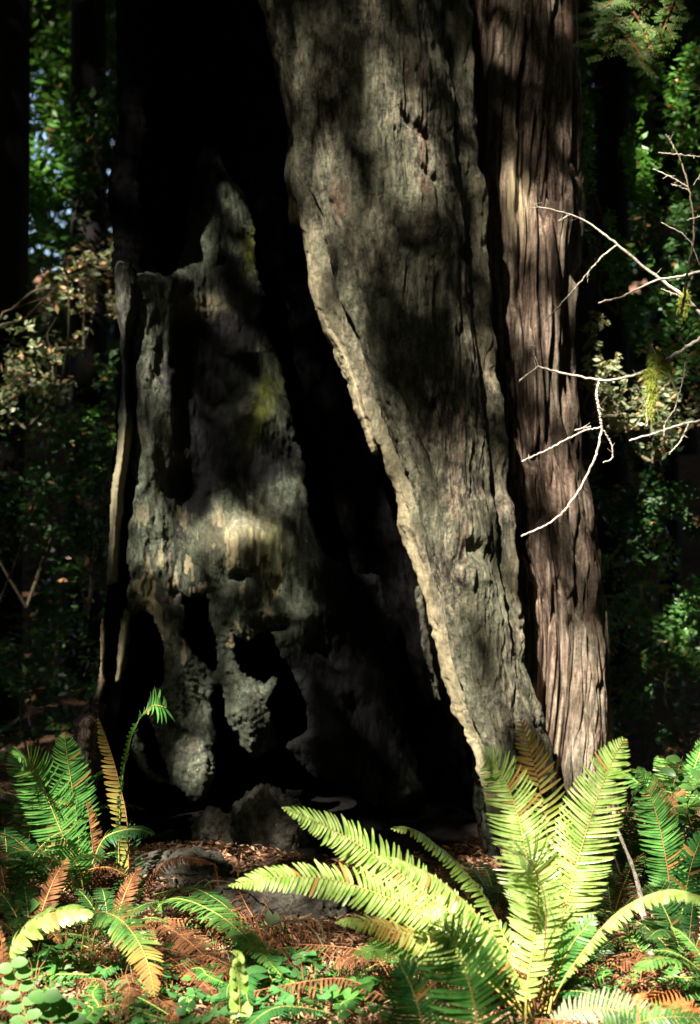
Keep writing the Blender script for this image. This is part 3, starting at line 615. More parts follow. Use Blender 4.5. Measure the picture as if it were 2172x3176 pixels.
fern_frond(f1, [(1232, 2290, 4.06), (1246, 2160, 4.08), (1250, 2020, 4.12), (1243, 1900, 4.15), (1225, 1790, 4.17), (1205, 1710, 4.16), (1180, 1630, 4.12)], 72, n=50, s0=.16, gap=.6, dry=lambda u: sstep(.42, .85, u), label='frond with orange dried tip', stem='brownstem')
fern_frond(f1, [(1236, 2300, 3.98), (1258, 2170, 3.98), (1285, 2050, 4.0), (1318, 1930, 4.02), (1352, 1820, 4.02), (1388, 1730, 4.0), (1418, 1676, 3.96)], 84, n=74, s0=.12)
fern_frond(f1, [(1200, 2300, 3.9), (1150, 2190, 3.95), (1060, 2100, 4.0), (975, 2035, 4.03), (880, 1960, 4.02), (780, 1897, 3.98), (700, 1858, 3.9), (640, 1834, 3.82)], 62, n=64, s0=.15, hint=(-.1, -.75, .65), droop=.18)
fern_frond(f1, [(1195, 2310, 3.86), (1140, 2210, 3.86), (1060, 2140, 3.88), (960, 2075, 3.88), (850, 2025, 3.86), (750, 1996, 3.83), (640, 1990, 3.78), (575, 1998, 3.74), (520, 2012, 3.68)], 56, n=64, s0=.2, hint=(-.05, -.7, .7), droop=.2)
fern_frond(f1, [(1210, 2320, 3.8), (1180, 2230, 3.8), (1130, 2140, 3.78), (1070, 2065, 3.76), (1010, 2010, 3.72), (950, 1972, 3.66), (890, 1950, 3.58), (850, 1948, 3.5)], 50, n=56, s0=.14, hint=(.25, -.28, .9), droop=.55, gap=.9)
fern_frond(f1, [(1200, 2290, 4.05), (1150, 2140, 4.15), (1105, 2045, 4.2), (1060, 1985, 4.22), (1010, 1935, 4.2), (960, 1895, 4.15), (920, 1880, 4.1), (888, 1882, 4.05)], 40, n=46, s0=.3, hint=(.4, -.2, .9), droop=.5)
fern_frond(f1, [(1245, 2290, 3.9), (1285, 2215, 3.88), (1335, 2145, 3.85), (1390, 2082, 3.82), (1450, 2042, 3.78), (1515, 2022, 3.72), (1570, 2030, 3.65), (1612, 2056, 3.55)], 32, n=62, s0=.16, hint=(-.2, -.15, .97), droop=.7, gap=.9)
fern_frond(f1, [(1195, 2315, 3.8), (1100, 2220, 3.8), (1020, 2160, 3.8), (940, 2125, 3.78), (860, 2098, 3.74), (800, 2090, 3.7), (762, 2096, 3.66)], 44, mat='fern_bright', n=46, s0=.25, hint=(0, -.5, .85), droop=.35, dry=lambda u: .75*np.exp(-((u-.62)/.2)**2))
fern_frond(f1, [(1205, 2300, 4.1), (1120, 2150, 4.2), (1030, 2080, 4.28), (960, 2040, 4.3), (900, 2010, 4.3)], 60, mat='fern', n=40, s0=.2, hint=(0, -.6, .8))
fern_frond(f1, [(1195, 2300, 4.0), (1120, 2225, 4.0), (1040, 2180, 4.02), (960, 2150, 4.02), (880, 2150, 3.98), (800, 2170, 3.9)], 52, mat='fern', n=46, s0=.2, hint=(0, -.7, .7), tipdry=.8)
fern_frond(f1, [(1210, 2290, 4.1), (1165, 2180, 4.15), (1130, 2110, 4.18), (1090, 2095, 4.2), (1130, 2070, 4.2)][:4], 40, n=24, s0=.2)
fern_frond(f1, [(1245, 2300, 3.9), (1262, 2220, 3.9), (1300, 2140, 3.9), (1352, 2080, 3.9)], 42, n=30, s0=.2, mat='fern')
fern_frond(f1, [(1230, 2290, 4.05), (1235, 2150, 4.12), (1222, 2010, 4.18), (1200, 1900, 4.2), (1160, 1830, 4.2)], 60, n=44, s0=.2, mat='fern_bright')
for pts in ([(1222, 2300, 3.9), (1236, 2150, 3.8), (1238, 2050, 3.74), (1215, 1975, 3.7), (1190, 1942, 3.66)],):
    mb = MB(); tube(mb, spline([PG(*p) for p in pts], 26), np.linspace(.0026, .0012, 26)); mb.part('bare_stem', M['brownstem'], f1)
for i in range(9):
    a = rng.uniform(-40, 50); mb = MB()
    tube(mb, spline([P(1222+a*.4, 2300, 3.92), P(1222+a, 2220, 3.9+rng.uniform(-.1, .15)), P(1222+a*1.9+rng.uniform(-20, 20), 2130+rng.uniform(-30, 40), 3.95)], 14), np.linspace(.0028, .0016, 14)); mb.part('bare_stem', M[['brownstem', 'stem'][i % 2]], f1)

# shaded fern in the very foreground
f2 = thing('sword_fern', onG(1040, 2420, 3.35), 'dark green shaded fern rising from the bottom edge in front of the bright one', 'fern')
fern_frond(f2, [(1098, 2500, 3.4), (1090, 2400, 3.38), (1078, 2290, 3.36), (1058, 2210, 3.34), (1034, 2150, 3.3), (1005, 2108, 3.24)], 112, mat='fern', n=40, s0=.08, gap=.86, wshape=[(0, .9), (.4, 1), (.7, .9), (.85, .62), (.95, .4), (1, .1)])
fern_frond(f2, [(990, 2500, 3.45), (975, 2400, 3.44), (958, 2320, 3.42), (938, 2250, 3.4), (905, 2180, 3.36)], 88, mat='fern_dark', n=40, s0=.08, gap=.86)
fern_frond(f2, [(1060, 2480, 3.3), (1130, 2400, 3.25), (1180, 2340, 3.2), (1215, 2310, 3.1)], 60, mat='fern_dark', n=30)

# fern at the right edge behind
f3 = thing('sword_fern', onG(1512, 2120, 4.7), 'green sword fern with one tall arching frond near the right edge, behind the bright fern', 'fern')
fern_frond(f3, [(1520, 2130, 4.7), (1520, 2020, 4.7), (1508, 1930, 4.7), (1490, 1850, 4.68), (1470, 1790, 4.64), (1446, 1742, 4.58)], 56, mat='fern', n=56, s0=.08, stem='brownstem')
fern_frond(f3, [(1512, 2200, 4.5), (1516, 2130, 4.48), (1512, 2060, 4.45), (1500, 2000, 4.4)], 60, mat='fern', n=34)
fern_frond(f3, [(1530, 2180, 4.6), (1550, 2060, 4.6), (1570, 1960, 4.58), (1600, 1880, 4.55)], 50, mat='fern_dark', n=40)
fern_frond(f3, [(1520, 2200, 4.5), (1560, 2160, 4.4), (1600, 2150, 4.3), (1650, 2170, 4.2)], 46, mat='fern', n=36, hint=UP)
fern_frond(f3, [(1530, 2200, 4.5), (1480, 2190, 4.4), (1430, 2120, 4.35), (1400, 2090, 4.3)], 36, mat='fern', n=30, hint=UP)
# low pale fern bottom right
f4 = thing('sword_fern', onG(1330, 2345, 3.75), 'low pale green fern flat on the ground at the bottom right', 'fern')
fern_frond(f4, [(1240, 2330, 3.72), (1320, 2290, 3.72), (1420, 2296, 3.72), (1520, 2330, 3.7), (1600, 2370, 3.66)], 60, mat='pale_shrub', n=40, hint=(0, -.6, .8), s0=.05)
fern_frond(f4, [(1300, 2400, 3.6), (1400, 2340, 3.6), (1500, 2310, 3.6), (1600, 2310, 3.6)], 50, mat='fern', n=36, hint=(0, -.6, .8), s0=.05)

# left group
f5 = thing('sword_fern', onG(195, 2050, 5.0), 'green sword fern with two broad upright fronds at the left, beside the hollow tree', 'fern')
fern_frond(f5, [(196, 2040, 4.98), (180, 1975, 4.95), (152, 1915, 4.93), (124, 1850, 4.9), (95, 1780, 4.85), (65, 1730, 4.78), (30, 1712, 4.68)], 66, mat='fern', n=56, s0=.08, hint=(.1, -.8, .6))
fern_frond(f5, [(192, 2040, 5.0), (182, 1960, 5.0), (178, 1880, 5.0), (166, 1800, 4.98), (155, 1730, 4.95), (146, 1662, 4.88)], 56, mat='fern', n=52, s0=.08)
fern_frond(f5, [(285, 2060, 5.05), (270, 1960, 5.05), (271, 1870, 5.05), (276, 1780, 5.04), (290, 1700, 5.02), (312, 1640, 4.98), (345, 1602, 4.92), (378, 1606, 4.85)], 24, mat='fern', n=46, s0=.12, hint=(.95, -.3, .1), wshape=[(0, .5), (.5, .55), (.8, .9), (.9, 1.9), (1, 1.6)], label='thin twisted frond with curled bright tip', curlp=.3)
fern_frond(f5, [(292, 2060, 5.08), (292, 1960, 5.1), (288, 1860, 5.1), (272, 1780, 5.1), (250, 1700, 5.08), (222, 1625, 5.02)], 40, mat='fern_bright', n=46, s0=.2, one=-1, hint=(.5, -.8, .3), dry=lambda u: .35+.5*u, stem='brownstem', label='yellowing frond')
fern_frond(f5, [(220, 2050, 5.0), (214, 1960, 4.98), (206, 1880, 4.96), (196, 1815, 4.94)], 26, mat='fern_dead', n=34, s0=.05, one=1, curlp=.6, stem='brownstem', label='dead brown frond')
fern_frond(f5, [(210, 1960, 4.95), (235, 1905, 4.92), (275, 1885, 4.9), (315, 1882, 4.86), (350, 1894, 4.8)], 34, mat='fern_dark', n=36, s0=.05, hint=(0, -.4, .9), droop=.4)
fern_frond(f5, [(290, 2075, 5.1), (292, 2000, 5.12), (294, 1930, 5.14), (296, 1860, 5.14)], 44, mat='fern_dark', n=26, s0=.1, gap=.35, stem='brownstem')
fern_frond(f5, [(198, 2060, 4.9), (170, 2000, 4.85), (120, 1950, 4.8), (60, 1930, 4.75), (10, 1940, 4.7)], 44, mat='fern_dark', n=44, hint=UP)
f6 = thing('sword_fern', onG(215, 2100, 4.75), 'fern frond arching to the ground with an orange dead tip, left of the clover', 'fern')
fern_frond(f6, [(182, 2185, 4.3), (196, 2100, 4.28), (228, 2070, 4.2), (275, 2088, 4.12), (313, 2135, 4.05), (337, 2190, 3.98), (352, 2262, 3.92)], 52, mat='fern', n=50, s0=.2, hint=(.35, -.8, .45), dry=lambda u: sstep(.55, .9, u), tipdry=.5, label='frond with an orange dead tip')
fern_frond(f6, [(10, 2200, 4.15), (40, 2130, 4.12), (90, 2085, 4.1), (150, 2066, 4.06), (212, 2078, 4.0)], 44, mat='fern_bright', n=18, s0=.1, hint=(0, -.5, .85), droop=.5, gap=1.0)
fern_frond(f6, [(160, 2150, 4.6), (110, 2120, 4.5), (60, 2130, 4.4), (20, 2170, 4.3)], 40, mat='fern', n=26, hint=UP)
fern_frond(f6, [(170, 2140, 4.6), (200, 2150, 4.5), (240, 2170, 4.4), (270, 2215, 4.3)], 34, mat='fern_dead', n=30, hint=UP, curlp=.4)

dead = [('brown dead fern frond arching over the grey stone below the hollow', [(330, 2030, 5.1), (345, 1985, 5.1), (385, 1952, 5.08), (440, 1948, 5.05), (490, 1962, 5.0)], 20, 40, .8),
        ('brown dead fern frond drooping straight down right of the arching one', [(488, 1960, 5.0), (495, 2000, 4.98), (500, 2050, 4.96), (502, 2110, 4.95)], 16, 34, .8),
        ('rusty dead fern frond lying over the litter left of the clover', [(330, 2080, 4.7), (400, 2115, 4.5), (460, 2165, 4.35), (520, 2225, 4.15), (560, 2262, 4.05)], 46, 52, .3),
        ('rusty dead fern frond lying lower, pointing at the clover', [(300, 2130, 4.5), (370, 2165, 4.35), (440, 2210, 4.15), (490, 2262, 4.02)], 40, 46, .3),
        ('pinkish brown curled dead frond along the bottom left edge', [(220, 2250, 4.2), (280, 2238, 4.15), (340, 2258, 4.1), (400, 2295, 4.05), (450, 2340, 4.0)], 30, 40, .7),
        ('brown dead frond standing at the left edge', [(4, 2320, 4.05), (8, 2240, 4.1), (6, 2160, 4.12), (-4, 2090, 4.15)], 22, 36, .7),
        ('brown dead frond lying under the long bright fronds', [(900, 2200, 4.3), (850, 2170, 4.3), (800, 2170, 4.25), (760, 2200, 4.2)], 34, 36, .4),
        ('reddish dead frond beneath the right hand fern', [(1300, 2210, 4.3), (1360, 2180, 4.3), (1420, 2180, 4.25), (1490, 2210, 4.2)], 34, 36, .4)]
for lab, pts, w, n, cp in dead:
    t = thing('dead_frond', P(*pts[0]), lab, 'dead fern frond', 'dead brown fern fronds on the ground')
    fern_frond(t, pts, w, mat='fern_dead', n=n, stem='brownstem', hint=UP, curlp=cp, s0=.04)
for lab, pts, w, n, m in (('dark green frond lying diagonally across the brown litter below the hollow', [(340, 2085, 4.85), (375, 2045, 4.75), (430, 2045, 4.6), (510, 2085, 4.4), (580, 2150, 4.2), (640, 2215, 4.05)], 46, 56, 'fern'),
                          ('second dark frond just above the diagonal one', [(350, 2030, 5.1), (430, 2015, 4.9), (490, 2040, 4.7), (540, 2080, 4.6)], 34, 40, 'fern_dark')):
    t = thing('fern_frond', P(*pts[0]), lab, 'fern frond', 'green fronds lying below the hollow')
    fern_frond(t, pts, w, mat=m, n=n, hint=(.3, -.5, .8), s0=.04, tipdry=.3, stem='stem')
f7 = thing('young_fern', onG(545, 2345, 3.85), 'small pale yellow green fern tip standing upright among the clover', 'fern')
fern_frond(f7, [(545, 2400, 3.8), (545, 2320, 3.8), (543, 2240, 3.78), (537, 2160, 3.72)], 36, mat='fern_bright', n=13, s0=.1, gap=1.25, droop=.3, ang=80, wshape=[(0, .9), (.4, 1), (.6, .7), (.8, .55), (1, .3)])

# generic ferns to fill both sides
def generic_fern(seed, matn, nf=9, L=.62, dead=.12):
    global rng
    keep = rng; rng = np.random.default_rng(seed)
    t = thing('sword_fern', (0, 0, 0), 'x', 'fern')
    for k in range(nf):
        a = 2*math.pi*k/nf+rng.uniform(-.3, .3); l = L*rng.uniform(.7, 1.15); lean = rng.uniform(.35, .9)
        hv = np.array([math.cos(a), math.sin(a), 0])
        pts = [hv*l*lean*u**1.1+np.array([0, 0, l*(1.0*u-.85*lean*u**2.2)]) for u in (0, .25, .5, .75, 1)]
        mb = MB(); path = frond(mb, pts, l*.13, n=34, hint=unit(np.array([hv[0]*-.6, hv[1]*-.6, 1.])), s0=.15, droop=.2, tipdry=.2)
        isd = rng.random() < dead
        o = mb.part('frond', M['fern_dead' if isd else matn], t)
        ms = MB(); stem_tube(ms, path, .003, .0008)
        obj('stem', mesh('stem', np.concatenate(ms.v), np.concatenate(ms.q), np.concatenate(ms.t), True, M['stem'], {'dry': np.concatenate(ms.a)}), o)
    rng = keep
    return t
def copy_tree(o, parent=None):
    c = o.copy(); COL.objects.link(c); c.parent = parent
    for ch in list(o.children): copy_tree(ch, c)
    return c
protos = [generic_fern(1, 'fern_dark'), generic_fern(2, 'fern'), generic_fern(3, 'fern_dark', 7, .45, .3)]
spots = [(60, 2010, 5.3, 0, 1, 'dark fern at the left edge behind the two broad upright fronds'), (100, 1980, 5.75, 1, 1.0, 'fern in deep shade left of the rotten root'),
         (20, 2100, 4.9, 2, 1, 'low dark fern at the left edge beside the pale arching frond'), (130, 2090, 5.0, 2, 1, 'low dark fern below the two broad upright fronds'),
         (70, 2200, 4.5, 2, .8, 'small dark fern behind the round leaved plant at lower left'), (250, 2170, 4.6, 2, .7, 'small dark fern left of the orange tipped frond'),
         (1440, 2040, 5.3, 0, .8, 'dark fern at the right of the right trunk foot'), (1600, 2020, 5.2, 1, .9, 'fern cut by the right edge beyond the tall arching frond'),
         (1560, 2260, 4.3, 2, .9, 'low fern above the orange rotten wood at lower right'), (1390, 2150, 4.8, 2, .8, 'small dark fern in the litter right of the bright fern'),
         (1130, 2150, 4.9, 2, .7, 'small dark fern behind the bright fern, at the foot of the front trunk'), (1660, 2300, 4.0, 1, .8, 'fern mostly outside the lower right corner'),
         (-120, 1890, 6.3, 0, 1.2, 'dark fern outside the left edge'), (1540, 1880, 6.2, 1, 1, 'fern in the shade behind the leafy sprigs at right')]
for i, (px, py, d, k, s, lab) in enumerate(spots):
    o = protos[k] if i in (0, 1, 2) and k == i else copy_tree(protos[k])
    o.location = tuple(onG(px, py, d, -.01)); o.rotation_euler = (0, 0, rng.uniform(0, 6)); o.scale = (s,)*3
    tag(o, lab, 'fern', 'ferns filling the forest floor')

# ---------------------------------------------------------------- small leafy plants
def leaf(mb, base, direction, nrm, L, W, fold=.15, bend=.25, prof=None, a=0.):
    direction = unit(np.asarray(direction, float)); nrm = np.asarray(nrm, float); sd = unit(np.cross(direction, nrm)); nrm = unit(np.cross(sd, direction))
    t = np.linspace(0, 1, 8); w = interp(t, prof or [(0, .08), (.15, .6), (.4, 1), (.65, .85), (.85, .45), (1, .02)])*W/2
    mid = base+direction*(t*L)[:, None]-nrm*(bend*t*t*L)[:, None]
    v = np.stack([mid-sd*w[:, None]+nrm*(w*fold*2)[:, None], mid, mid+sd*w[:, None]+nrm*(w*fold*2)[:, None]], 1)
    i = np.arange(7)[:, None]*3; j = np.arange(2)[None]
    mb.add(v, np.stack([i+j, i+j+1, i+j+4, i+j+3], -1), a=a)
def sorrel_mesh(seed, n=1):
    r = np.random.default_rng(seed); mb = MB(); h = r.uniform(.03, .07)
    top = np.array([r.uniform(-.015, .015), r.uniform(-.015, .015), h]); up = unit(np.array([r.uniform(-.3, .3), -.45, 1.]))
    for k in range(3):
        a = 2.094*k+seed; d = np.array([math.cos(a), math.sin(a), .1]); d = unit(d-up*(d @ up))
        leaf(mb, top, d, up, .024, .030, .12, .2, [(0, .05), (.3, .45), (.6, .85), (.82, 1), (.95, .85), (1, .35)])
    me = mb.me('leaflets', M['sorrel']); ms = MB(); tube(ms, [np.zeros(3), top*.6+[.004, 0, 0], top], .0012, 5); return me, ms.me('stem', M['stem'])
SM = [sorrel_mesh(i) for i in range(6)]
def sorrel(px, py, s=1.):
    d = CAMZ*FOC/(py-1162); p = P(px, py, d); p[2] = float(gz(p[0], p[1]))
    a, b = SM[rng.integers(6)]
    t = thing('redwood_sorrel', p, 'small dark green three leafed sorrel plant in the patch at the bottom', 'sorrel', 'redwood sorrel carpet at the bottom', rng.uniform(0, 6)); t.scale = (s,)*3
    obj('leaflets', a, t); obj('stem', b, t)
for k in range(150):
    u = rng.random()
    if u < .72: px, py = rng.uniform(385, 735), rng.uniform(2190, 2390)
    elif u < .9: px, py = rng.uniform(150, 400), rng.uniform(2235, 2390)
    else: px, py = rng.uniform(735, 900), rng.uniform(2250, 2390)
    sorrel(px, py, rng.uniform(.75, 1.3))

def leafy(name, c, label, n, L, W, h, mat='shrub', spread=1., seed=0, cat='plant', group=None):
    r = np.random.default_rng(seed); t = thing(name, c, label, cat, group)
    tip = np.array([r.uniform(-.02, .02), 0, h]); ms = MB(); c = np.array(c); tube(ms, spline([c, c+tip*.6+[.01, 0, 0], c+tip], 8), np.linspace(.003, .0015, 8)); ms.part('stem', M['stem'], t)
    for k in range(n):
        a = k*2.4+seed; d = np.array([math.cos(a)*spread, math.sin(a)*spread, r.uniform(.0, .5)])
        mb = MB(); leaf(mb, c+tip*(1-.35*k/n), d, np.array([0, -.5, 1.])+.3*r.normal(0, 1, 3), L*r.uniform(.75, 1.1), W*r.uniform(.8, 1.1)); mb.part('leaf', M[mat], t)
    return t
leafy('broadleaf_seedling', onG(608, 2262, 4.1), 'glossy broad leaved seedling above the clover patch', 6, .085, .042, .08, 'sorrel', seed=1)
leafy('broadleaf_seedling', onG(815, 2292, 4.0), 'broad leaved seedling left of the shaded foreground fern', 7, .10, .045, .07, 'fern', seed=2)
leafy('broadleaf_seedling', onG(1420, 2170, 4.3), 'pale broad leaved seedling in the litter right of the bright fern', 4, .10, .06, .05, 'pale_shrub', seed=3)
leafy('broadleaf_seedling', onG(1330, 2260, 4.0), 'small rosette of pale leaves between the bright fern and the orange wood', 7, .06, .03, .05, 'pale_shrub', seed=4)
leafy('broadleaf_seedling', onG(1350, 2090, 4.9), 'single large yellowish leaf behind the right frond of the bright fern', 3, .11, .05, .14, 'fern_bright', seed=5)
leafy('broadleaf_seedling', onG(255, 2262, 4.05), 'small glossy leaves under the orange tipped frond', 7, .06, .035, .05, 'sorrel', seed=7)
leafy('broadleaf_seedling', onG(105, 2235, 4.2), 'yellow green lobed leaf behind the round leaved plant', 5, .09, .07, .06, 'fern', seed=8)
leafy('broadleaf_seedling', onG(60, 2120, 4.6), 'pale green lobed leaves at the left edge', 6, .09, .06, .10, 'shrub', seed=9)
leafy('broadleaf_seedling', onG(1250, 2345, 3.8), 'low rosette at the very base of the bright fern', 8, .05, .028, .03, 'shrub', seed=10)
leafy('broadleaf_seedling', onG(700, 2200, 4.3), 'round leaved seedling below the curved grey stems', 5, .05, .045, .05, 'sorrel', seed=12)
def roundleaf(base, pts, label, n=9, L=.045, W=.034, mat='shrub'):
    t = thing('round_leaved_plant', P(*pts[0]), label, 'plant'); path = spline([PG(*p) for p in pts], n*2); ms = MB(); tube(ms, path, np.linspace(.002, .001, n*2)); ms.part('stem', M['brownstem'], t)
    for k in range(n):
        for s in (-1, 1):
            mb = MB(); leaf(mb, path[2*k+(s > 0)*(2*k+1 < 2*n)], (s, -.2, .15+rng.normal(0, .1)), (0, -.65, .75), L*rng.uniform(.8, 1.1), W, .05, .15, [(0, .1), (.12, .7), (.35, 1), (.65, .95), (.88, .6), (1, .15)]); mb.part('leaf', M[mat], t)
roundleaf(None, [(70, 2350, 3.75), (55, 2290, 3.75), (40, 2230, 3.75), (25, 2185, 3.73)], 'plant with pairs of round glossy leaflets in the lower left corner', 6)
roundleaf(None, [(170, 2360, 3.7), (150, 2310, 3.7), (120, 2280, 3.68), (95, 2262, 3.64)], 'second round leafleted stem leaning left in the lower left corner', 5, .05, .038)
# leafy sprigs at the right edge
def sprig(name, pts, n, L, label, mat='shrub', W=.5, group=None, cat='shrub'):
    t = thing(name, P(*pts[0]), label, cat, group); path = spline([PG(*p) for p in pts], 22); ms = MB(); tube(ms, path, np.linspace(.004, .0012, 22)); ms.part('stem', M['brownstem'], t)
    mb = MB()
    for k in range(n):
        i = 3+int(18*k/n); a = k*2.4; leaf(mb, path[i], (math.cos(a), math.sin(a)*.7-.2, .35), (0, -.6, .8)+rng.normal(0, .25, 3), L*rng.uniform(.6, 1.1), L*W, .1, .2)
    mb.part('foliage', M[mat], t)
G = 'leafy sprigs at the right edge'
for k, (pts, n, L, lab) in enumerate([([(1545, 1960, 5.5), (1530, 1880, 5.5), (1525, 1800, 5.5), (1550, 1715, 5.5)], 18, .07, 'upright leafy sprig with its tip against the dark, right of the tall frond'),
        ([(1600, 1990, 5.3), (1575, 1900, 5.3), (1560, 1830, 5.3), (1590, 1760, 5.3)], 20, .075, 'leafy sprig at the right edge below the upright one'),
        ([(1560, 2080, 5.0), (1580, 2000, 5.0), (1575, 1930, 5.0)], 20, .06, 'low leafy sprig among the ferns at the right edge'),
        ([(1400, 1960, 5.6), (1415, 1880, 5.6), (1440, 1790, 5.6)], 12, .05, 'thin sprig beside the right foot of the tree'),
        ([(1500, 2260, 4.2), (1530, 2200, 4.2), (1560, 2140, 4.2)], 30, .035, 'fine leaved sprig above the orange rotten wood'),
        ([(1570, 2280, 4.1), (1590, 2230, 4.1), (1580, 2170, 4.1)], 30, .035, 'fine leaved sprig in the lower right corner')]):
    sprig('leafy_sprig', pts, n, L, lab, group=G)
sprig('leafy_sprig', [(20, 2080, 4.8), (50, 1990, 4.8), (90, 1950, 4.8)], 24, .045, 'leafy sprig below the broad frond at the left edge', 'fern', group='leafy sprigs at the left edge')
sprig('leafy_sprig', [(120, 2240, 4.3), (140, 2180, 4.3), (150, 2130, 4.3)], 22, .045, 'leafy sprig above the round leaved plant', 'fern', group='leafy sprigs at the left edge')
t = thing('dry_twig', P(612, 2150, 4.5), 'reddish twig carrying two drooping yellow leaves, right of the diagonal fronds', 'twig')
mb = MB(); tube(mb, spline([PG(*p) for p in ((612, 2160, 4.5), (614, 2100, 4.5), (608, 2060, 4.5), (590, 2020, 4.5))], 12), np.linspace(.004, .002, 12)); mb.part('stem', M['brownstem'], t)
for q in ((610, 2065, 4.48), (626, 2068, 4.47)):
    mb = MB(); leaf(mb, P(*q), (.1, -.1, -1), (0, -1, .2), .055, .026); mb.part('leaf', M['pale_shrub'], t)
t = thing('dead_undergrowth', P(700, 2160, 4.5), 'tangle of thin grey curved dead stems below the long bright fronds', 'dead stems')
for pts in ([(600, 2110, 4.4), (640, 2090, 4.4), (690, 2095, 4.4), (725, 2130, 4.4), (740, 2180, 4.4), (738, 2225, 4.4), (700, 2255, 4.4)], [(660, 2095, 4.5), (700, 2085, 4.5), (728, 2100, 4.5), (735, 2140, 4.5)], [(450, 2030, 4.9), (480, 2000, 4.9), (530, 2005, 4.9), (580, 2020, 4.8), (640, 2060, 4.7), (655, 2100, 4.6)], [(430, 2050, 4.9), (445, 2010, 4.9), (470, 1998, 4.9), (485, 2030, 4.9)], [(520, 2100, 4.7), (580, 2140, 4.6), (640, 2180, 4.5)], [(1300, 2280, 4.0), (1360, 2240, 4.0), (1440, 2200, 4.0)], [(1410, 1990, 4.9), (1380, 1900, 4.9), (1360, 1860, 4.9)], [(1430, 2090, 4.8), (1400, 2010, 4.8), (1370, 1960, 4.8)]):
    n = 24; mb = MB(); tube(mb, spline([PG(*p) for p in pts], n), np.linspace(.0035, .0016, n), 5, wob=.2); mb.part('stem', M['darktwig'], t)
t = thing('broken_stick', P(1440, 2050, 4.6), 'pale broken upright stick with flaking bark left of the tall green frond', 'stick')
mb = MB(); tube(mb, spline([PG(*p) for p in ((1480, 2200, 4.55), (1462, 2080, 4.6), (1440, 1980, 4.65), (1400, 1880, 4.7))], 30), np.linspace(.016, .005, 30), 9, wob=.25); mb.part('bark', M['twig'], t)
for j, (a, b, c_, lab) in enumerate((((540, 1988, 4.9), (543, 1940, 4.9), (546, 1935, 4.9), 'short reddish broken stick standing before the grey stone'),)):
    mb = MB(); tube(mb, spline([P(*a), P(*b), P(*c_)], 8), .004, 6); t = thing('stick', P(*a), lab, 'stick'); mb.part('stem', M['brownstem'], t)
rock('rotten_wood', onG(1510, 2262, 3.98, .02), (.095, .06, .055), 'curved chunk of orange brown rotten wood at the lower right', 'wood chunk', 'chunk', seed=12, amp=.4)
rock('wood_chip', onG(1482, 2195, 4.3, .03), (.026, .012, .009), 'white wood chip on the litter above the orange rotten wood', 'wood chip', 'pebble', seed=13)
for k in range(90):
    px, py = (rng.uniform(1100, 1600), rng.uniform(2150, 2400)) if k % 2 else (rng.uniform(0, 760), rng.uniform(2060, 2350))
    d = CAMZ*FOC/(py-1162); c = P(px, py, d); a = rng.uniform(0, 3.14); l = rng.uniform(.04, .16)
    v = np.array([math.cos(a), math.sin(a), rng.uniform(-.1, .3)])*l; z0 = float(gz(c[0], c[1]))+.012; c[2] = z0
    mb = MB(); tube(mb, spline([c-v*[1, 1, 0], c+[0, 0, rng.uniform(0, .02)], c+v], 8), np.linspace(.0035, .0015, 8), 5)
    o = mb.part('twig', M[['twig', 'brownstem', 'darktwig'][k % 3]], None); tag(o, 'thin dead twig lying on the sunlit litter', 'twig', 'fallen twigs on the litter')

# tangle of small dead fronds and low green plants covering the floor
def small_frond(seed, matn, L, dead):
    r0 = np.random.default_rng(seed); mb = MB()
    pts = [np.array([u*L, r0.normal(0, .02), .02+.10*L*4*u*(1-u)+r0.uniform(0, .02)]) for u in (0, .3, .6, 1)]
    path = frond(mb, pts, L*.13, n=30, hint=(0, 0, 1), s0=.04, droop=.2, curlp=1.5 if dead else .1, gap=.5 if dead else .8, jitter=.3 if dead else .06)
    a = mb.me('leaflets', M[matn]); ms = MB(); stem_tube(ms, path, .002, .0007); return a, ms.me('stem', M['brownstem' if dead else 'stem'])
DF = [small_frond(300+i, 'fern_dead', l, True) for i, l in enumerate((.28, .34, .4, .24))]; GF = [small_frond(310+i, m, l, False) for i, (m, l) in enumerate((('fern', .25), ('fern_dark', .3), ('fern', .2)))]
areas = [(300, 640, 2060, 2240, 34), (-20, 420, 2140, 2340, 26), (1150, 1600, 2140, 2340, 26), (720, 900, 2150, 2330, 10), (420, 760, 2260, 2340, 8)]
for x0, x1, y0, y1, n in areas:
    for k in range(n):
        c = PG(rng.uniform(x0, x1), rng.uniform(y0, y1), 9); dead = rng.random() < .42; a, b = (DF if dead else GF)[rng.integers(3)]
        t = thing('dead_frond' if dead else 'small_frond', (c[0], c[1], float(gz(c[0], c[1]))+rng.uniform(0, .02)), 'small rusty dead frond in the tangle on the sunlit floor' if dead else 'small low green frond in the undergrowth on the floor', 'fern frond', 'rusty dead fronds tangled on the floor' if dead else 'small green fronds on the floor', rng.uniform(0, 6.28))
        t.rotation_euler[1] = rng.uniform(-.10, .10); t.scale = (rng.uniform(.7, 1.15),)*3
        obj('leaflets', a, t); obj('stem', b, t)
def tuft(seed, matn, n, R, l):
    r = np.random.default_rng(seed); mb = MB()
    for k in range(n):
        c = r.normal(0, 1, 3)*np.array([R, R, R*.35]); c[2] = abs(c[2])+.01; a = r.uniform(0, 6.28); leaf(mb, c, (math.cos(a), math.sin(a), r.uniform(-.2, .5)), (r.normal(0, .35), -.5, 1), l*r.uniform(.6, 1.2), l*r.uniform(.4, .7), .1, .25)
    ms = MB()
    for k in range(7): e = r.normal(0, R*.7, 3); e[2] = abs(e[2])+.03; tube(ms, spline([[0, 0, -.01], e*[.4, .4, .7], e], 6), np.linspace(.0016, .0008, 6), 4)
    return mb.me('foliage', M[matn]), ms.me('stems', M['brownstem'])
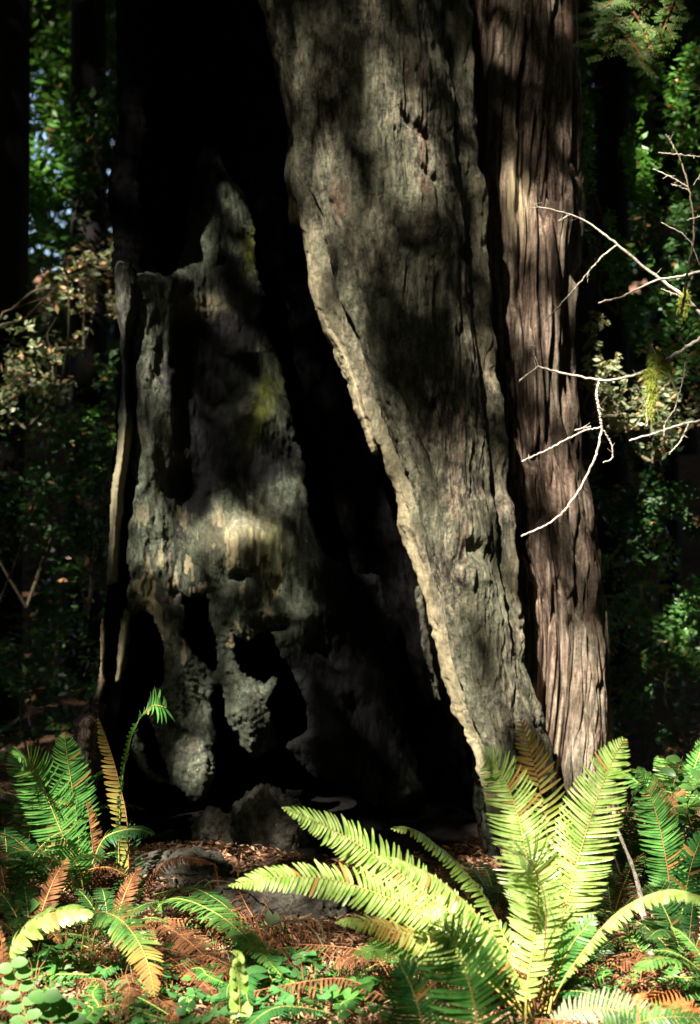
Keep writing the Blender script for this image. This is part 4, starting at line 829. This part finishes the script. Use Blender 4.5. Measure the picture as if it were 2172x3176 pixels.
TF = [tuft(i, m, n, R, l) for i, (m, n, R, l) in enumerate((('sorrel', 40, .055, .022), ('shrub', 40, .06, .024), ('fern', 30, .05, .032), ('pale_shrub', 26, .05, .022)))]
for x0, x1, y0, y1, n in ((-20, 420, 2130, 2360, 46), (330, 660, 2080, 2220, 16), (1130, 1600, 2150, 2360, 34), (1420, 1620, 1900, 2200, 26), (-20, 120, 1950, 2200, 14), (650, 900, 2180, 2360, 12), (1380, 1600, 1830, 1950, 12)):
    for k in range(n):
        c = PG(rng.uniform(x0, x1), rng.uniform(y0, y1), 9); a, b = TF[rng.integers(4)]
        t = thing('leafy_tuft', (c[0], c[1], float(gz(c[0], c[1]))), 'low tuft of small leaves in the undergrowth on the forest floor', 'small plant', 'low leafy tufts on the forest floor', rng.uniform(0, 6.28)); t.scale = (rng.uniform(.7, 1.4),)*3
        obj('foliage', a, t); obj('stems', b, t)
# ---------------------------------------------------------------- bare sapling at the right
sap = thing('bare_sapling', np.array([1.62, 4.95, 0.]), 'bleached leafless branches reaching in from the right edge, hung with yellow green moss', 'dead branches')
mb = MB(); tube(mb, spline([[1.62, 4.95, -.05], [1.58, 4.95, 1.], [1.52, 4.98, 2.], [1.60, 5., 3.2], [1.66, 5., 4.6]], 40), np.linspace(.035, .012, 40), 10, wob=.08); mb.part('trunk', M['darktwig'], sap)
def br(pts, r0, r1, d=4.95, mat='twig', sub=()):
    mb = MB(); n = max(12, len(pts)*6)
    def add(pts, r0, r1, d=d):
        pp = spline([P(x, y, (rest[0] if rest else d)) for x, y, *rest in pts], n); pp = pp+rng.normal(0, .0012, pp.shape)
        tube(mb, pp, np.linspace(r0, r1, n)*.86, 7, wob=.1)
        for k in range(len(pts)+1):                                       # little knobs and spur buds
            i = rng.integers(2, n-2); v = rng.normal(0, 1, 3)*rng.uniform(.004, .016); tube(mb, [pp[i], pp[i]+v*.6, pp[i]+v+[0, 0, .002]], [.0014, .0010, .0005], 5)
    add(pts, r0, r1)
    for s in sub: add(*s)
    return mb.part('branch', M[mat], sap)
br([(1680, 790), (1620, 742), (1578, 700), (1540, 665), (1480, 620), (1400, 555), (1345, 512), (1290, 485), (1222, 470)], .0105, .0026,
   sub=[([(1294, 487), (1268, 502)], .003, .0022), ([(1400, 556), (1360, 590), (1300, 660), (1265, 700), (1234, 729)], .0042, .003), ([(1222, 470), (1200, 445)], .0015, .0008), ([(1222, 470), (1180, 476)], .0015, .0008), ([(1560, 682), (1534, 668), (1500, 656)], .003, .002)])
br([(1690, 590), (1620, 605), (1550, 626), (1500, 634), (1450, 654), (1410, 674), (1358, 687)], .0055, .0042, d=4.85)
br([(1700, 700), (1640, 735), (1589, 768), (1530, 806), (1460, 845), (1400, 860), (1360, 862), (1290, 850), (1222, 832)], .0095, .0042,
   sub=[([(1222, 832), (1212, 800), (1206, 770)], .002, .0013), ([(1212, 790), (1203, 776)], .003, .003), ([(1222, 832), (1200, 848), (1178, 866)], .0036, .0034),
        ([(1360, 862), (1354, 895), (1360, 930), (1366, 970)], .0058, .0055), ([(1366, 970), (1352, 1035), (1312, 1115), (1258, 1180), (1182, 1218)], .0056, .0044),
        ([(1366, 970), (1335, 975), (1300, 990), (1240, 1022), (1185, 1047)], .004, .0036), ([(1340, 968), (1305, 976)], .003, .0028), ([(1366, 970), (1386, 1005), (1390, 1038), (1370, 1050)], .0036, .0028),
        ([(1495, 830), (1488, 805), (1478, 780)], .002, .0012)])
br([(1700, 915), (1640, 935), (1589, 953), (1540, 965), (1480, 985), (1428, 1000)], .006, .004, d=4.8, sub=[([(1562, 962), (1545, 1000), (1518, 1030)], .004, .003), ([(1556, 820), (1548, 870), (1530, 930), (1510, 960), (1506, 992)], .0028, .003)])
br([(1640, 690), (1589, 600), (1560, 540), (1500, 505)], .003, .0018, d=4.7)
br([(1545, 720), (1552, 680), (1562, 610), (1573, 545), (1574, 500), (1568, 450), (1556, 400), (1545, 365), (1530, 335), (1510, 306)], .0048, .003, d=4.7, mat='darktwig')
br([(1530, 337), (1522, 318), (1512, 305)], .0026, .0024, d=4.68, sub=[([(1552, 352), (1495, 347)], .0026, .0024), ([(1560, 424), (1520, 400), (1482, 383)], .003, .0024), ([(1560, 430), (1524, 417)], .0026, .0024), ([(1560, 500), (1589, 490), (1620, 470)], .0026, .002), ([(1545, 352), (1589, 355)], .0016, .0012), ([(1574, 420), (1600, 380)], .0016, .0012)])
br([(1680, 240), (1589, 200), (1545, 170), (1490, 154)], .003, .0012, d=5.2, sub=[([(1589, 203), (1540, 206)], .002, .0016), ([(1640, 190), (1550, 232), (1493, 251)], .0018, .0010)])
br([(1540, 730), (1528, 712), (1522, 700)], .0018, .0012, d=4.7, sub=[([(1545, 760), (1560, 820), (1545, 870)], .0014, .001)], mat='darktwig')
# moss
def mossy(name, segs, dens, fall):
    mb = MB(); dens = int(dens*2.2)
    for (x0, y0), (x1, y1) in segs:
        for k in range(dens):
            t = rng.random(); p = P(x0+(x1-x0)*t, y0+(y1-y0)*t, 4.93)+rng.normal(0, .007, 3)
            q = p+np.array([rng.normal(0, .010), rng.normal(0, .010), -abs(rng.normal(fall*.5, fall*.5))])
            tube(mb, [p, (p+q)/2+rng.normal(0, .004, 3), q], [.0010, .0009, .0004], 4)
    o = mb.part(name, M['moss'], sap)
mossy('moss', [((1478, 812), (1500, 812)), ((1465, 848), (1520, 822)), ((1480, 830), (1476, 880))], 170, .03)
mossy('moss', [((1484, 840), (1480, 900)), ((1480, 880), (1474, 940))], 130, .03)
mossy('moss', [((1556, 660), (1546, 700))], 90, .03)
br([(1482, 850), (1476, 880), (1468, 920), (1468, 968)], .0042, .0034, d=4.93)

# ---------------------------------------------------------------- background
def blob_leaves(r, n, R, size, flat=1., clumps=26, hollow=.2):
    """n leaves in clumps over an ellipsoid of radii R"""
    cc = unit(r.normal(0, 1, (clumps, 3)))*(r.random((clumps, 1))**.5)*(1-hollow*.3)*np.array(R); k = r.integers(0, clumps, n)
    cr = r.uniform(.12, .3, clumps)[k][:, None]*np.array(R)
    c = cc[k]+unit(r.normal(0, 1, (n, 3)))*r.random((n, 1))**.4*cr
    U = unit(r.normal(0, 1, (n, 3))*[1, 1, .5]); S = unit(np.cross(U, r.normal(0, 1, (n, 3)))); L = size*r.uniform(.6, 1.3, (n, 1))
    v = np.stack([c-U*L, c+S*L*.42, c+U*L, c-S*L*.42], 1)
    return v.reshape(-1, 3), np.arange(n*4).reshape(-1, 4), cc
def crown_me(seed, n, R, size, mat, clumps=26):
    r = np.random.default_rng(seed); v, q, cc = blob_leaves(r, n, R, size, clumps=clumps)
    return mesh('crown', v, q, smooth=False, mat=M[mat], attrs={'dry': (np.repeat(r.random(n) < .03, 4))*.9}), cc
def trunk_me(h, r0, r1, cc=None, zc=0, seed=0, mat='trunk'):
    r = np.random.default_rng(seed); mb = MB(); n = 30; pth = spline([[0, 0, -.3], [r.uniform(-.1, .1), 0, h*.3], [r.uniform(-.2, .2), r.uniform(-.1, .1), h*.7], [0, 0, h]], n)
    rr = np.linspace(r0, r1, n); rr[:3] *= [1.5, 1.25, 1.1]; tube(mb, pth, rr, 18, wob=.03)
    if cc is not None:
        for c in cc[:24]:
            e = c+np.array([0, 0, zc]); k = int(np.clip((e[2]-.15*h*.3)/h, 0, .98)*(n-1)); s = pth[k]
            tube(mb, spline([s, (s+e)/2+[0, 0, .08*h*.2], e], 6), np.linspace(r0*.16+.005, .006, 6), 5)
    return mb.me('trunk', M[mat])
BT = []
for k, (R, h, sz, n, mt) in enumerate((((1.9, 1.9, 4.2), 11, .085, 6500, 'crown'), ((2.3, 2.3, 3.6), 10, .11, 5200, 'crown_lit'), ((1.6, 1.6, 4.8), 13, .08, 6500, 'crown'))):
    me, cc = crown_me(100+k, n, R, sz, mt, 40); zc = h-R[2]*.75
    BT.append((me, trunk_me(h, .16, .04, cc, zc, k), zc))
def bg_tree(x, y, k, s, lab, rz=None, group='trees crowding the background'):
    me, tm, zc = BT[k]; t = thing('forest_tree', (x, y, float(gz(x, y))), lab, 'tree', group, rng.uniform(0, 6) if rz is None else rz); t.scale = (s,)*3
    o = obj('crown', me, t); o.location = (0, 0, zc); obj('trunk', tm, t); return t
spots = []
for y, nx_, span in ((12, 5, 5.5), (16, 6, 8), (21, 8, 11), (28, 10, 14), (36, 12, 19), (46, 13, 25)):
    for j in range(nx_):
        x = -span+2*span*(j+.5)/nx_+rng.uniform(-.5, .5)*span/nx_; 
        if y == 12 and abs(x) < 2.: continue
        px = 794.5+x*FOC/y
        if 20 < px < 170 and y < 36: continue                     # the gap where sky shows
        spots.append((x, y+rng.uniform(-1.2, 1.2)))
for i, (x, y) in enumerate(spots):
    side = 'left' if x < 0 else 'right'
    lab = 'leafy dark tree filling the forest behind, %s of the redwood' % side
    bg_tree(x, y, i % 3, rng.uniform(.85, 1.2)*(1+.012*y), lab, group='trees crowding the forest behind, %s' % side)
def big_trunk(px0, px1, d, lab, h=16):
    r = (px1-px0)/2*d/FOC; x = ((px0+px1)/2-794.5)*d/FOC; t = thing('conifer', (x, d, float(gz(x, d))), lab, 'tree', None)
    obj('trunk', trunk_me(h, r*1.02, r*.7, seed=int(px0)+500), t)
    me, tm, zc = BT[2]; o = obj('crown', me, t); o.location = (0, 0, h-.5); o.scale = (1.4,)*3
big_trunk(148, 236, 11, 'black straight trunk left of the redwood in the background')
big_trunk(-60, 34, 9, 'dark trunk cut by the left edge')
big_trunk(1336, 1424, 10.5, 'black straight trunk right of the redwood in the background')
big_trunk(1500, 1540, 14, 'thinner dark trunk behind the twigs at the right')
# understorey shrubs
def shrub(px, py, d, R, n, size, mat, lab, seed, dead=.03, stems=9, group=None):
    c = P(px, py, d); z0 = float(gz(c[0], d)); r = np.random.default_rng(seed); v, q, cc = blob_leaves(r, n, R, size, clumps=30)
    t = thing('understorey_shrub', (c[0], d, z0), lab, 'shrub', group); dry = np.repeat(r.random(n) < dead, 4)*.9
    part('foliage', v+c, q, M[mat], t, smooth=False, attrs={'dry': dry})
    mb = MB(); g0 = np.array([c[0], d, c[2]-R[2]*1.0])
    for e in cc[:3]*np.array([1, 1, 1.]):
        e = c+e; tube(mb, spline([g0, (g0*.4+e*.6)+[rng.uniform(-.1, .1), 0, -.1], e], 14), np.linspace(.010, .003, 14), 6)
    mb.part('stems', M['darktwig'], t)
shrub(1480, 930, 7.2, (.34, .3, .27), 1100, .022, 'pale_shrub', 'sunlit shrub with pale rounded leaves right of the redwood', 1, .15)
shrub(1375, 860, 6.95, (.14, .15, .18), 420, .022, 'pale_shrub', 'smaller pale leaved shrub touching the right edge of the redwood', 2, .1)
shrub(1590, 830, 7.3, (.36, .4, .24), 700, .024, 'shrub', 'green shrub behind the mossy branch at the right edge', 3, .15)
shrub(1350, 735, 7., (.07, .1, .07), 110, .02, 'pale_shrub', 'small pale leaf cluster beside the redwood above the sunlit shrub', 4, .1)
shrub(1480, 1330, 9, (.6, .5, .5), 900, .03, 'shrub', 'dim shrub with scattered orange leaves low on the right', 5, .25)
shrub(1460, 1550, 8, (.5, .5, .45), 800, .03, 'crown', 'dark low shrub behind the right trunk foot', 6, .1)
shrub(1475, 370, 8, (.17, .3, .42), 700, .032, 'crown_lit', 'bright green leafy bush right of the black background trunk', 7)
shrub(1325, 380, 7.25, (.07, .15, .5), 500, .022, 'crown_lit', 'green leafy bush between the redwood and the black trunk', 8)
shrub(1570, 560, 9, (.35, .4, .4), 1000, .03, 'crown', 'grey green bush behind the twigs at the right', 9)
shrub(60, 830, 8.5, (.42, .4, .38), 800, .028, 'pale_shrub', 'pale dry leaved shrub at the left edge', 10, .2, 14)
shrub(190, 640, 9, (.4, .4, .42), 700, .028, 'pale_shrub', 'tan leaved shrub just left of the redwood flange', 11, .35, 14)
shrub(60, 470, 10.5, (.7, .5, .8), 1100, .045, 'crown_lit', 'green bush in the left background below the sky gap', 12)
shrub(130, 980, 9.5, (.6, .5, .4), 600, .035, 'crown_lit', 'dim green shrub low in the left background', 13)
shrub(100, 1350, 9, (.8, .5, .7), 900, .035, 'crown', 'nearly black shrub in the left background', 14)
for k, (px, py, d, R, n, sz, mt, where) in enumerate([(70, 120, 12, (.7, .6, .8), 1300, .055, 'crown_lit', 'high in the upper left corner'), (270, 120, 11.5, (.35, .5, .9), 900, .05, 'crown_lit', 'between the black trunk and the redwood at upper left'),
        (120, 330, 11, (.5, .6, .7), 1000, .045, 'crown_lit', 'at the left, beside the black trunk'), (250, 430, 10, (.3, .5, .8), 900, .04, 'crown', 'against the left edge of the redwood'),
        (60, 1150, 8.5, (.5, .5, .6), 1400, .03, 'crown', 'in deep shade at the left'), (200, 1050, 8.5, (.3, .4, .9), 1300, .03, 'crown', 'in deep shade left of the redwood flange'), (90, 1550, 8, (.7, .5, .5), 1600, .03, 'crown', 'above the left ferns'),
        (1570, 250, 9, (.3, .4, .5), 1000, .032, 'crown_lit', 'in the right background above the twigs'), (1370, 140, 10.5, (.4, .5, .5), 800, .045, 'crown_lit', 'behind the conifer bough'), (1530, 720, 8, (.3, .4, .3), 900, .026, 'shrub', 'behind the mossy twig'),
        (1460, 1150, 7.8, (.4, .3, .4), 1400, .03, 'crown', 'in deep shade right of the redwood'), (1560, 1450, 8, (.4, .4, .6), 1400, .03, 'shrub', 'in shade at the right edge'), (1400, 590, 7.8, (.2, .3, .3), 700, .024, 'crown_lit', 'right of the redwood at mid height')]):
    shrub(px, py, d, R, n, sz, mt, 'leafy understorey bush '+where, 40+k, .05)
# dead pale branches left
db = thing('dead_branches', (P(20, 720, 8.2)*[1, 1, 0]), 'bare pale branches in front of the dry shrub at the left edge', 'dead branches')
mb = MB()
for pts in ([(-80, 2100), (-60, 1500), (-40, 900), (0, 720), (60, 690), (120, 670)], [(-30, 790), (0, 740), (50, 728), (90, 690), (130, 650)], [(130, 720), (108, 760), (118, 800)], [(150, 560), (150, 620), (200, 605), (260, 620)], [(30, 700), (80, 660), (140, 655)], [(-60, 1500), (60, 1200), (150, 800), (150, 560)]):
    pp = spline([P(x, y, 8.2) for x, y in pts], 26); tube(mb, pp, np.linspace(.009, .004, 26), 6, wob=.15)
mb.part('branch', M['darktwig'], db)
# drooping conifer spray at the upper right
cs = thing('conifer_bough', P(1600, -120, 6.2), 'drooping conifer bough with bright green needles and brown twigs at the top right', 'bough')
wood = MB(); gr = MB()
for pts in ([(1700, -200), (1560, -60), (1440, 20), (1400, 70), (1370, 130)], [(1440, 20), (1470, 60), (1480, 110)], [(1400, 70), (1430, 120), (1455, 170)], [(1560, -60), (1520, 20), (1495, 100)], [(1500, -60), (1420, -20), (1350, 40)], [(1420, 60), (1385, 60), (1345, 90)]):
    pp = spline([P(x, y, 6.2)+[0, rng.uniform(-.1, .1), 0] for x, y in pts], 20); tube(wood, pp, np.linspace(.008, .0025, 20), 6)
    for i in range(6, 20):
        for s in (-1, 1):
            d0 = unit(np.array([s*rng.uniform(.3, 1), rng.uniform(-.5, .5), rng.uniform(-.7, .2)])); l = rng.uniform(.04, .10); e = pp[i]+d0*l
            tube(wood, [pp[i], e], [.0018, .001], 4)
            for k in range(8):
                b = pp[i]+d0*l*(k+1)/8
                for s2 in (-1, 1):
                    dd = unit(d0*.6+s2*unit(np.cross(d0, [0, -1, .2]))*1.+rng.normal(0, .15, 3)); leaf(gr, b, dd, (0, -1, .3), .02, .005, .05, .1, a=.8*(rng.random() < .07))
wood.part('twigs', M['brownstem'], cs); gr.part('foliage', M['crown_lit'], cs)

# far wood and slope
def far():
    r = np.random.default_rng(55); n = 42000; y = r.uniform(34, 62, n); x = r.uniform(-1, 1, n)*(y*.42+6); z = gz(x, y)+r.uniform(0, 1, n)*17
    px = 794.5+x*FOC/y; py = 1162-(z-CAMZ)*FOC/y
    keep = ~((np.abs(px-85-30*np.sin(py*.02)) < 34) & (py < 420) & (fbm(V3(px*.03, py*.03, px*0), 2, 7) > -.35))
    c = V3(x, y, z)[keep]; n = len(c)
    U = unit(r.normal(0, 1, (n, 3))); S = unit(np.cross(U, r.normal(0, 1, (n, 3)))); L = r.uniform(.2, .5, (n, 1))
    v = np.stack([c-U*L, c+S*L*.5, c+U*L, c-S*L*.5], 1)
    o = obj('far_wood', mesh('far_wood', v, np.arange(n*4).reshape(-1, 4), smooth=False, mat=M['crown'], attrs={'dry': np.zeros(n*4)}))
    tag(o, 'dense dark wood closing the view far behind the redwood', 'wood', kind='stuff')
far()

# crowns overhead and wood all round, added to cut sky light; too many to count
def overhead():
    r = np.random.default_rng(77); n = 160000
    x = r.uniform(-45, 45, n); y = r.uniform(-35, 75, n); z = r.uniform(14, 21, n)+np.maximum(0, y-20)*.2
    m = 30000; th = r.uniform(0, 2*math.pi, m); R = r.uniform(22, 27, m); k = (np.sin(th) < .55)
    x = np.r_[x, (R*np.cos(th))[k]]; y = np.r_[y, (R*np.sin(th))[k]]; z = np.r_[z, r.uniform(0, 17, m)[k]]
    c = V3(x, y, z); a = c @ SA; b = c @ SB
    inz = ((a > -12) & (a < 3) & (b > .4) & (b < 15) & (y < 2)) | (openness(a, b) > .08)
    c = c[~inz]; n = len(c)
    U = unit(r.normal(0, 1, (n, 3))*[1, 1, .5]); S = unit(np.cross(U, r.normal(0, 1, (n, 3)))); L = r.uniform(.45, .8, (n, 1))
    v = np.stack([c-U*L, c+S*L*.6, c+U*L, c-S*L*.6], 1)
    o = obj('added_canopy', mesh('added_canopy', v, np.arange(n*4).reshape(-1, 4), smooth=False, mat=M['crown'], attrs={'dry': np.zeros(n*4)}))
    tag(o, 'mass of dark crowns added overhead and all round the glade to cut sky light', 'canopy', kind='stuff')
overhead()
# ---------------------------------------------------------------- unseen trees added behind and above the camera, crowns shaped to cast the dapples
def canopy():
    r = np.random.default_rng(99)
    TMIN = .015; TAUMAX = -math.log(TMIN)
    trees = []
    TR = [(2.6, -3.2, 'unseen tall tree added for its shade, to the right behind the viewpoint'), (-1.2, -9.0, 'unseen tall tree added for its shade, far behind the viewpoint'), (-8.8, -1.5, 'unseen tall tree added for its shade, left of the viewpoint'), (5.5, -7.5, 'unseen tall tree added for its shade, far right behind the viewpoint'), (-11.5, 3.5, 'unseen tall tree added for its shade, left of the hollow redwood')]
    zones = [(-5.2, .9, 1.6, 7.4, .055, .034, 9.5, 15.0), (-11.5, 3.0, .4, 14.5, .17, .10, 11, 19)]
    groups = [[] for _ in TR]
    for zi, (a0, a1, b0, b1, L, W, t0, t1) in enumerate(zones):
        area = (a1-a0)*(b1-b0); leafa = 2*L*W*.55            # mean projected area of a leaf
        n = int(area*TAUMAX/leafa)
        a = r.uniform(a0, a1, n); b = r.uniform(b0, b1, n); t = r.uniform(t0, t1, n)
        if zi == 1:
            k = ~((a > zones[0][0]-.1) & (a < zones[0][1]+.1) & (b > zones[0][2]-.1) & (b < zones[0][3]+.1)); a, b, t = a[k], b[k], t[k]
        T = openness(a, b); nz = .5+.5*fbm(V3(a*8, b*5.5, a*0), 3, 12)
        wn = 1-sstep(.6, 1., T); T = np.where(T > .05, np.clip(T*(1-wn+wn*(.12+1.4*sstep(.40, .64, nz))), .015, 1), T)
        tau = -np.log(np.clip(T, TMIN, 1)); p = np.clip(tau/TAUMAX, 0, 1)
        k = r.random(len(a)) < p; a, b, t = a[k], b[k], t[k]
        c = a[:, None]*SA+b[:, None]*SB+t[:, None]*SUN
        n = len(c); U = unit(r.normal(0, 1, (n, 3))); S = unit(np.cross(U, r.normal(0, 1, (n, 3))))
        s = r.uniform(.75, 1.25, (n, 1)); v = np.stack([c-U*L*s, c+S*W*s, c+U*L*s, c-S*W*s], 1)
        d = np.stack([np.hypot(c[:, 0]-x, c[:, 1]-y) for x, y, _ in TR]); g = d.argmin(0)
        for i in range(len(TR)): groups[i].append((v[g == i], c[g == i]))
    for i, (x, y, lab) in enumerate(TR):
        vs = np.concatenate([g[0] for g in groups[i]]); cs_ = np.concatenate([g[1] for g in groups[i]])
        if not len(vs): continue
        t = thing('added_shade_tree', (x, y, float(gz(x, y))), lab, 'tree', 'unseen trees added round the viewpoint to shape the sunlight')
        part('crown', vs.reshape(-1, 3), np.arange(len(vs)*4).reshape(-1, 4), M['crown'], t, smooth=False, attrs={'dry': np.zeros(len(vs)*4)})
        mb = MB(); top = cs_[:, 2].max()+1.
        tube(mb, spline([[x, y, -.3], [x+.1, y, top*.5], [x, y, top]], 30), np.linspace(.42, .08, 30), 16, wob=.03)
        pick = cs_[r.integers(0, len(cs_), 26)]
        T = openness(pick @ SA, pick @ SB)
        for e in pick[T < .1]:
            s = np.array([x, y, max(2, e[2]-1.0)]); tube(mb, spline([s, (s+e)/2+[0, 0, .3], e], 10), np.linspace(.05, .012, 10), 6)
        mb.part('trunk', M['trunk'], t)
canopy()
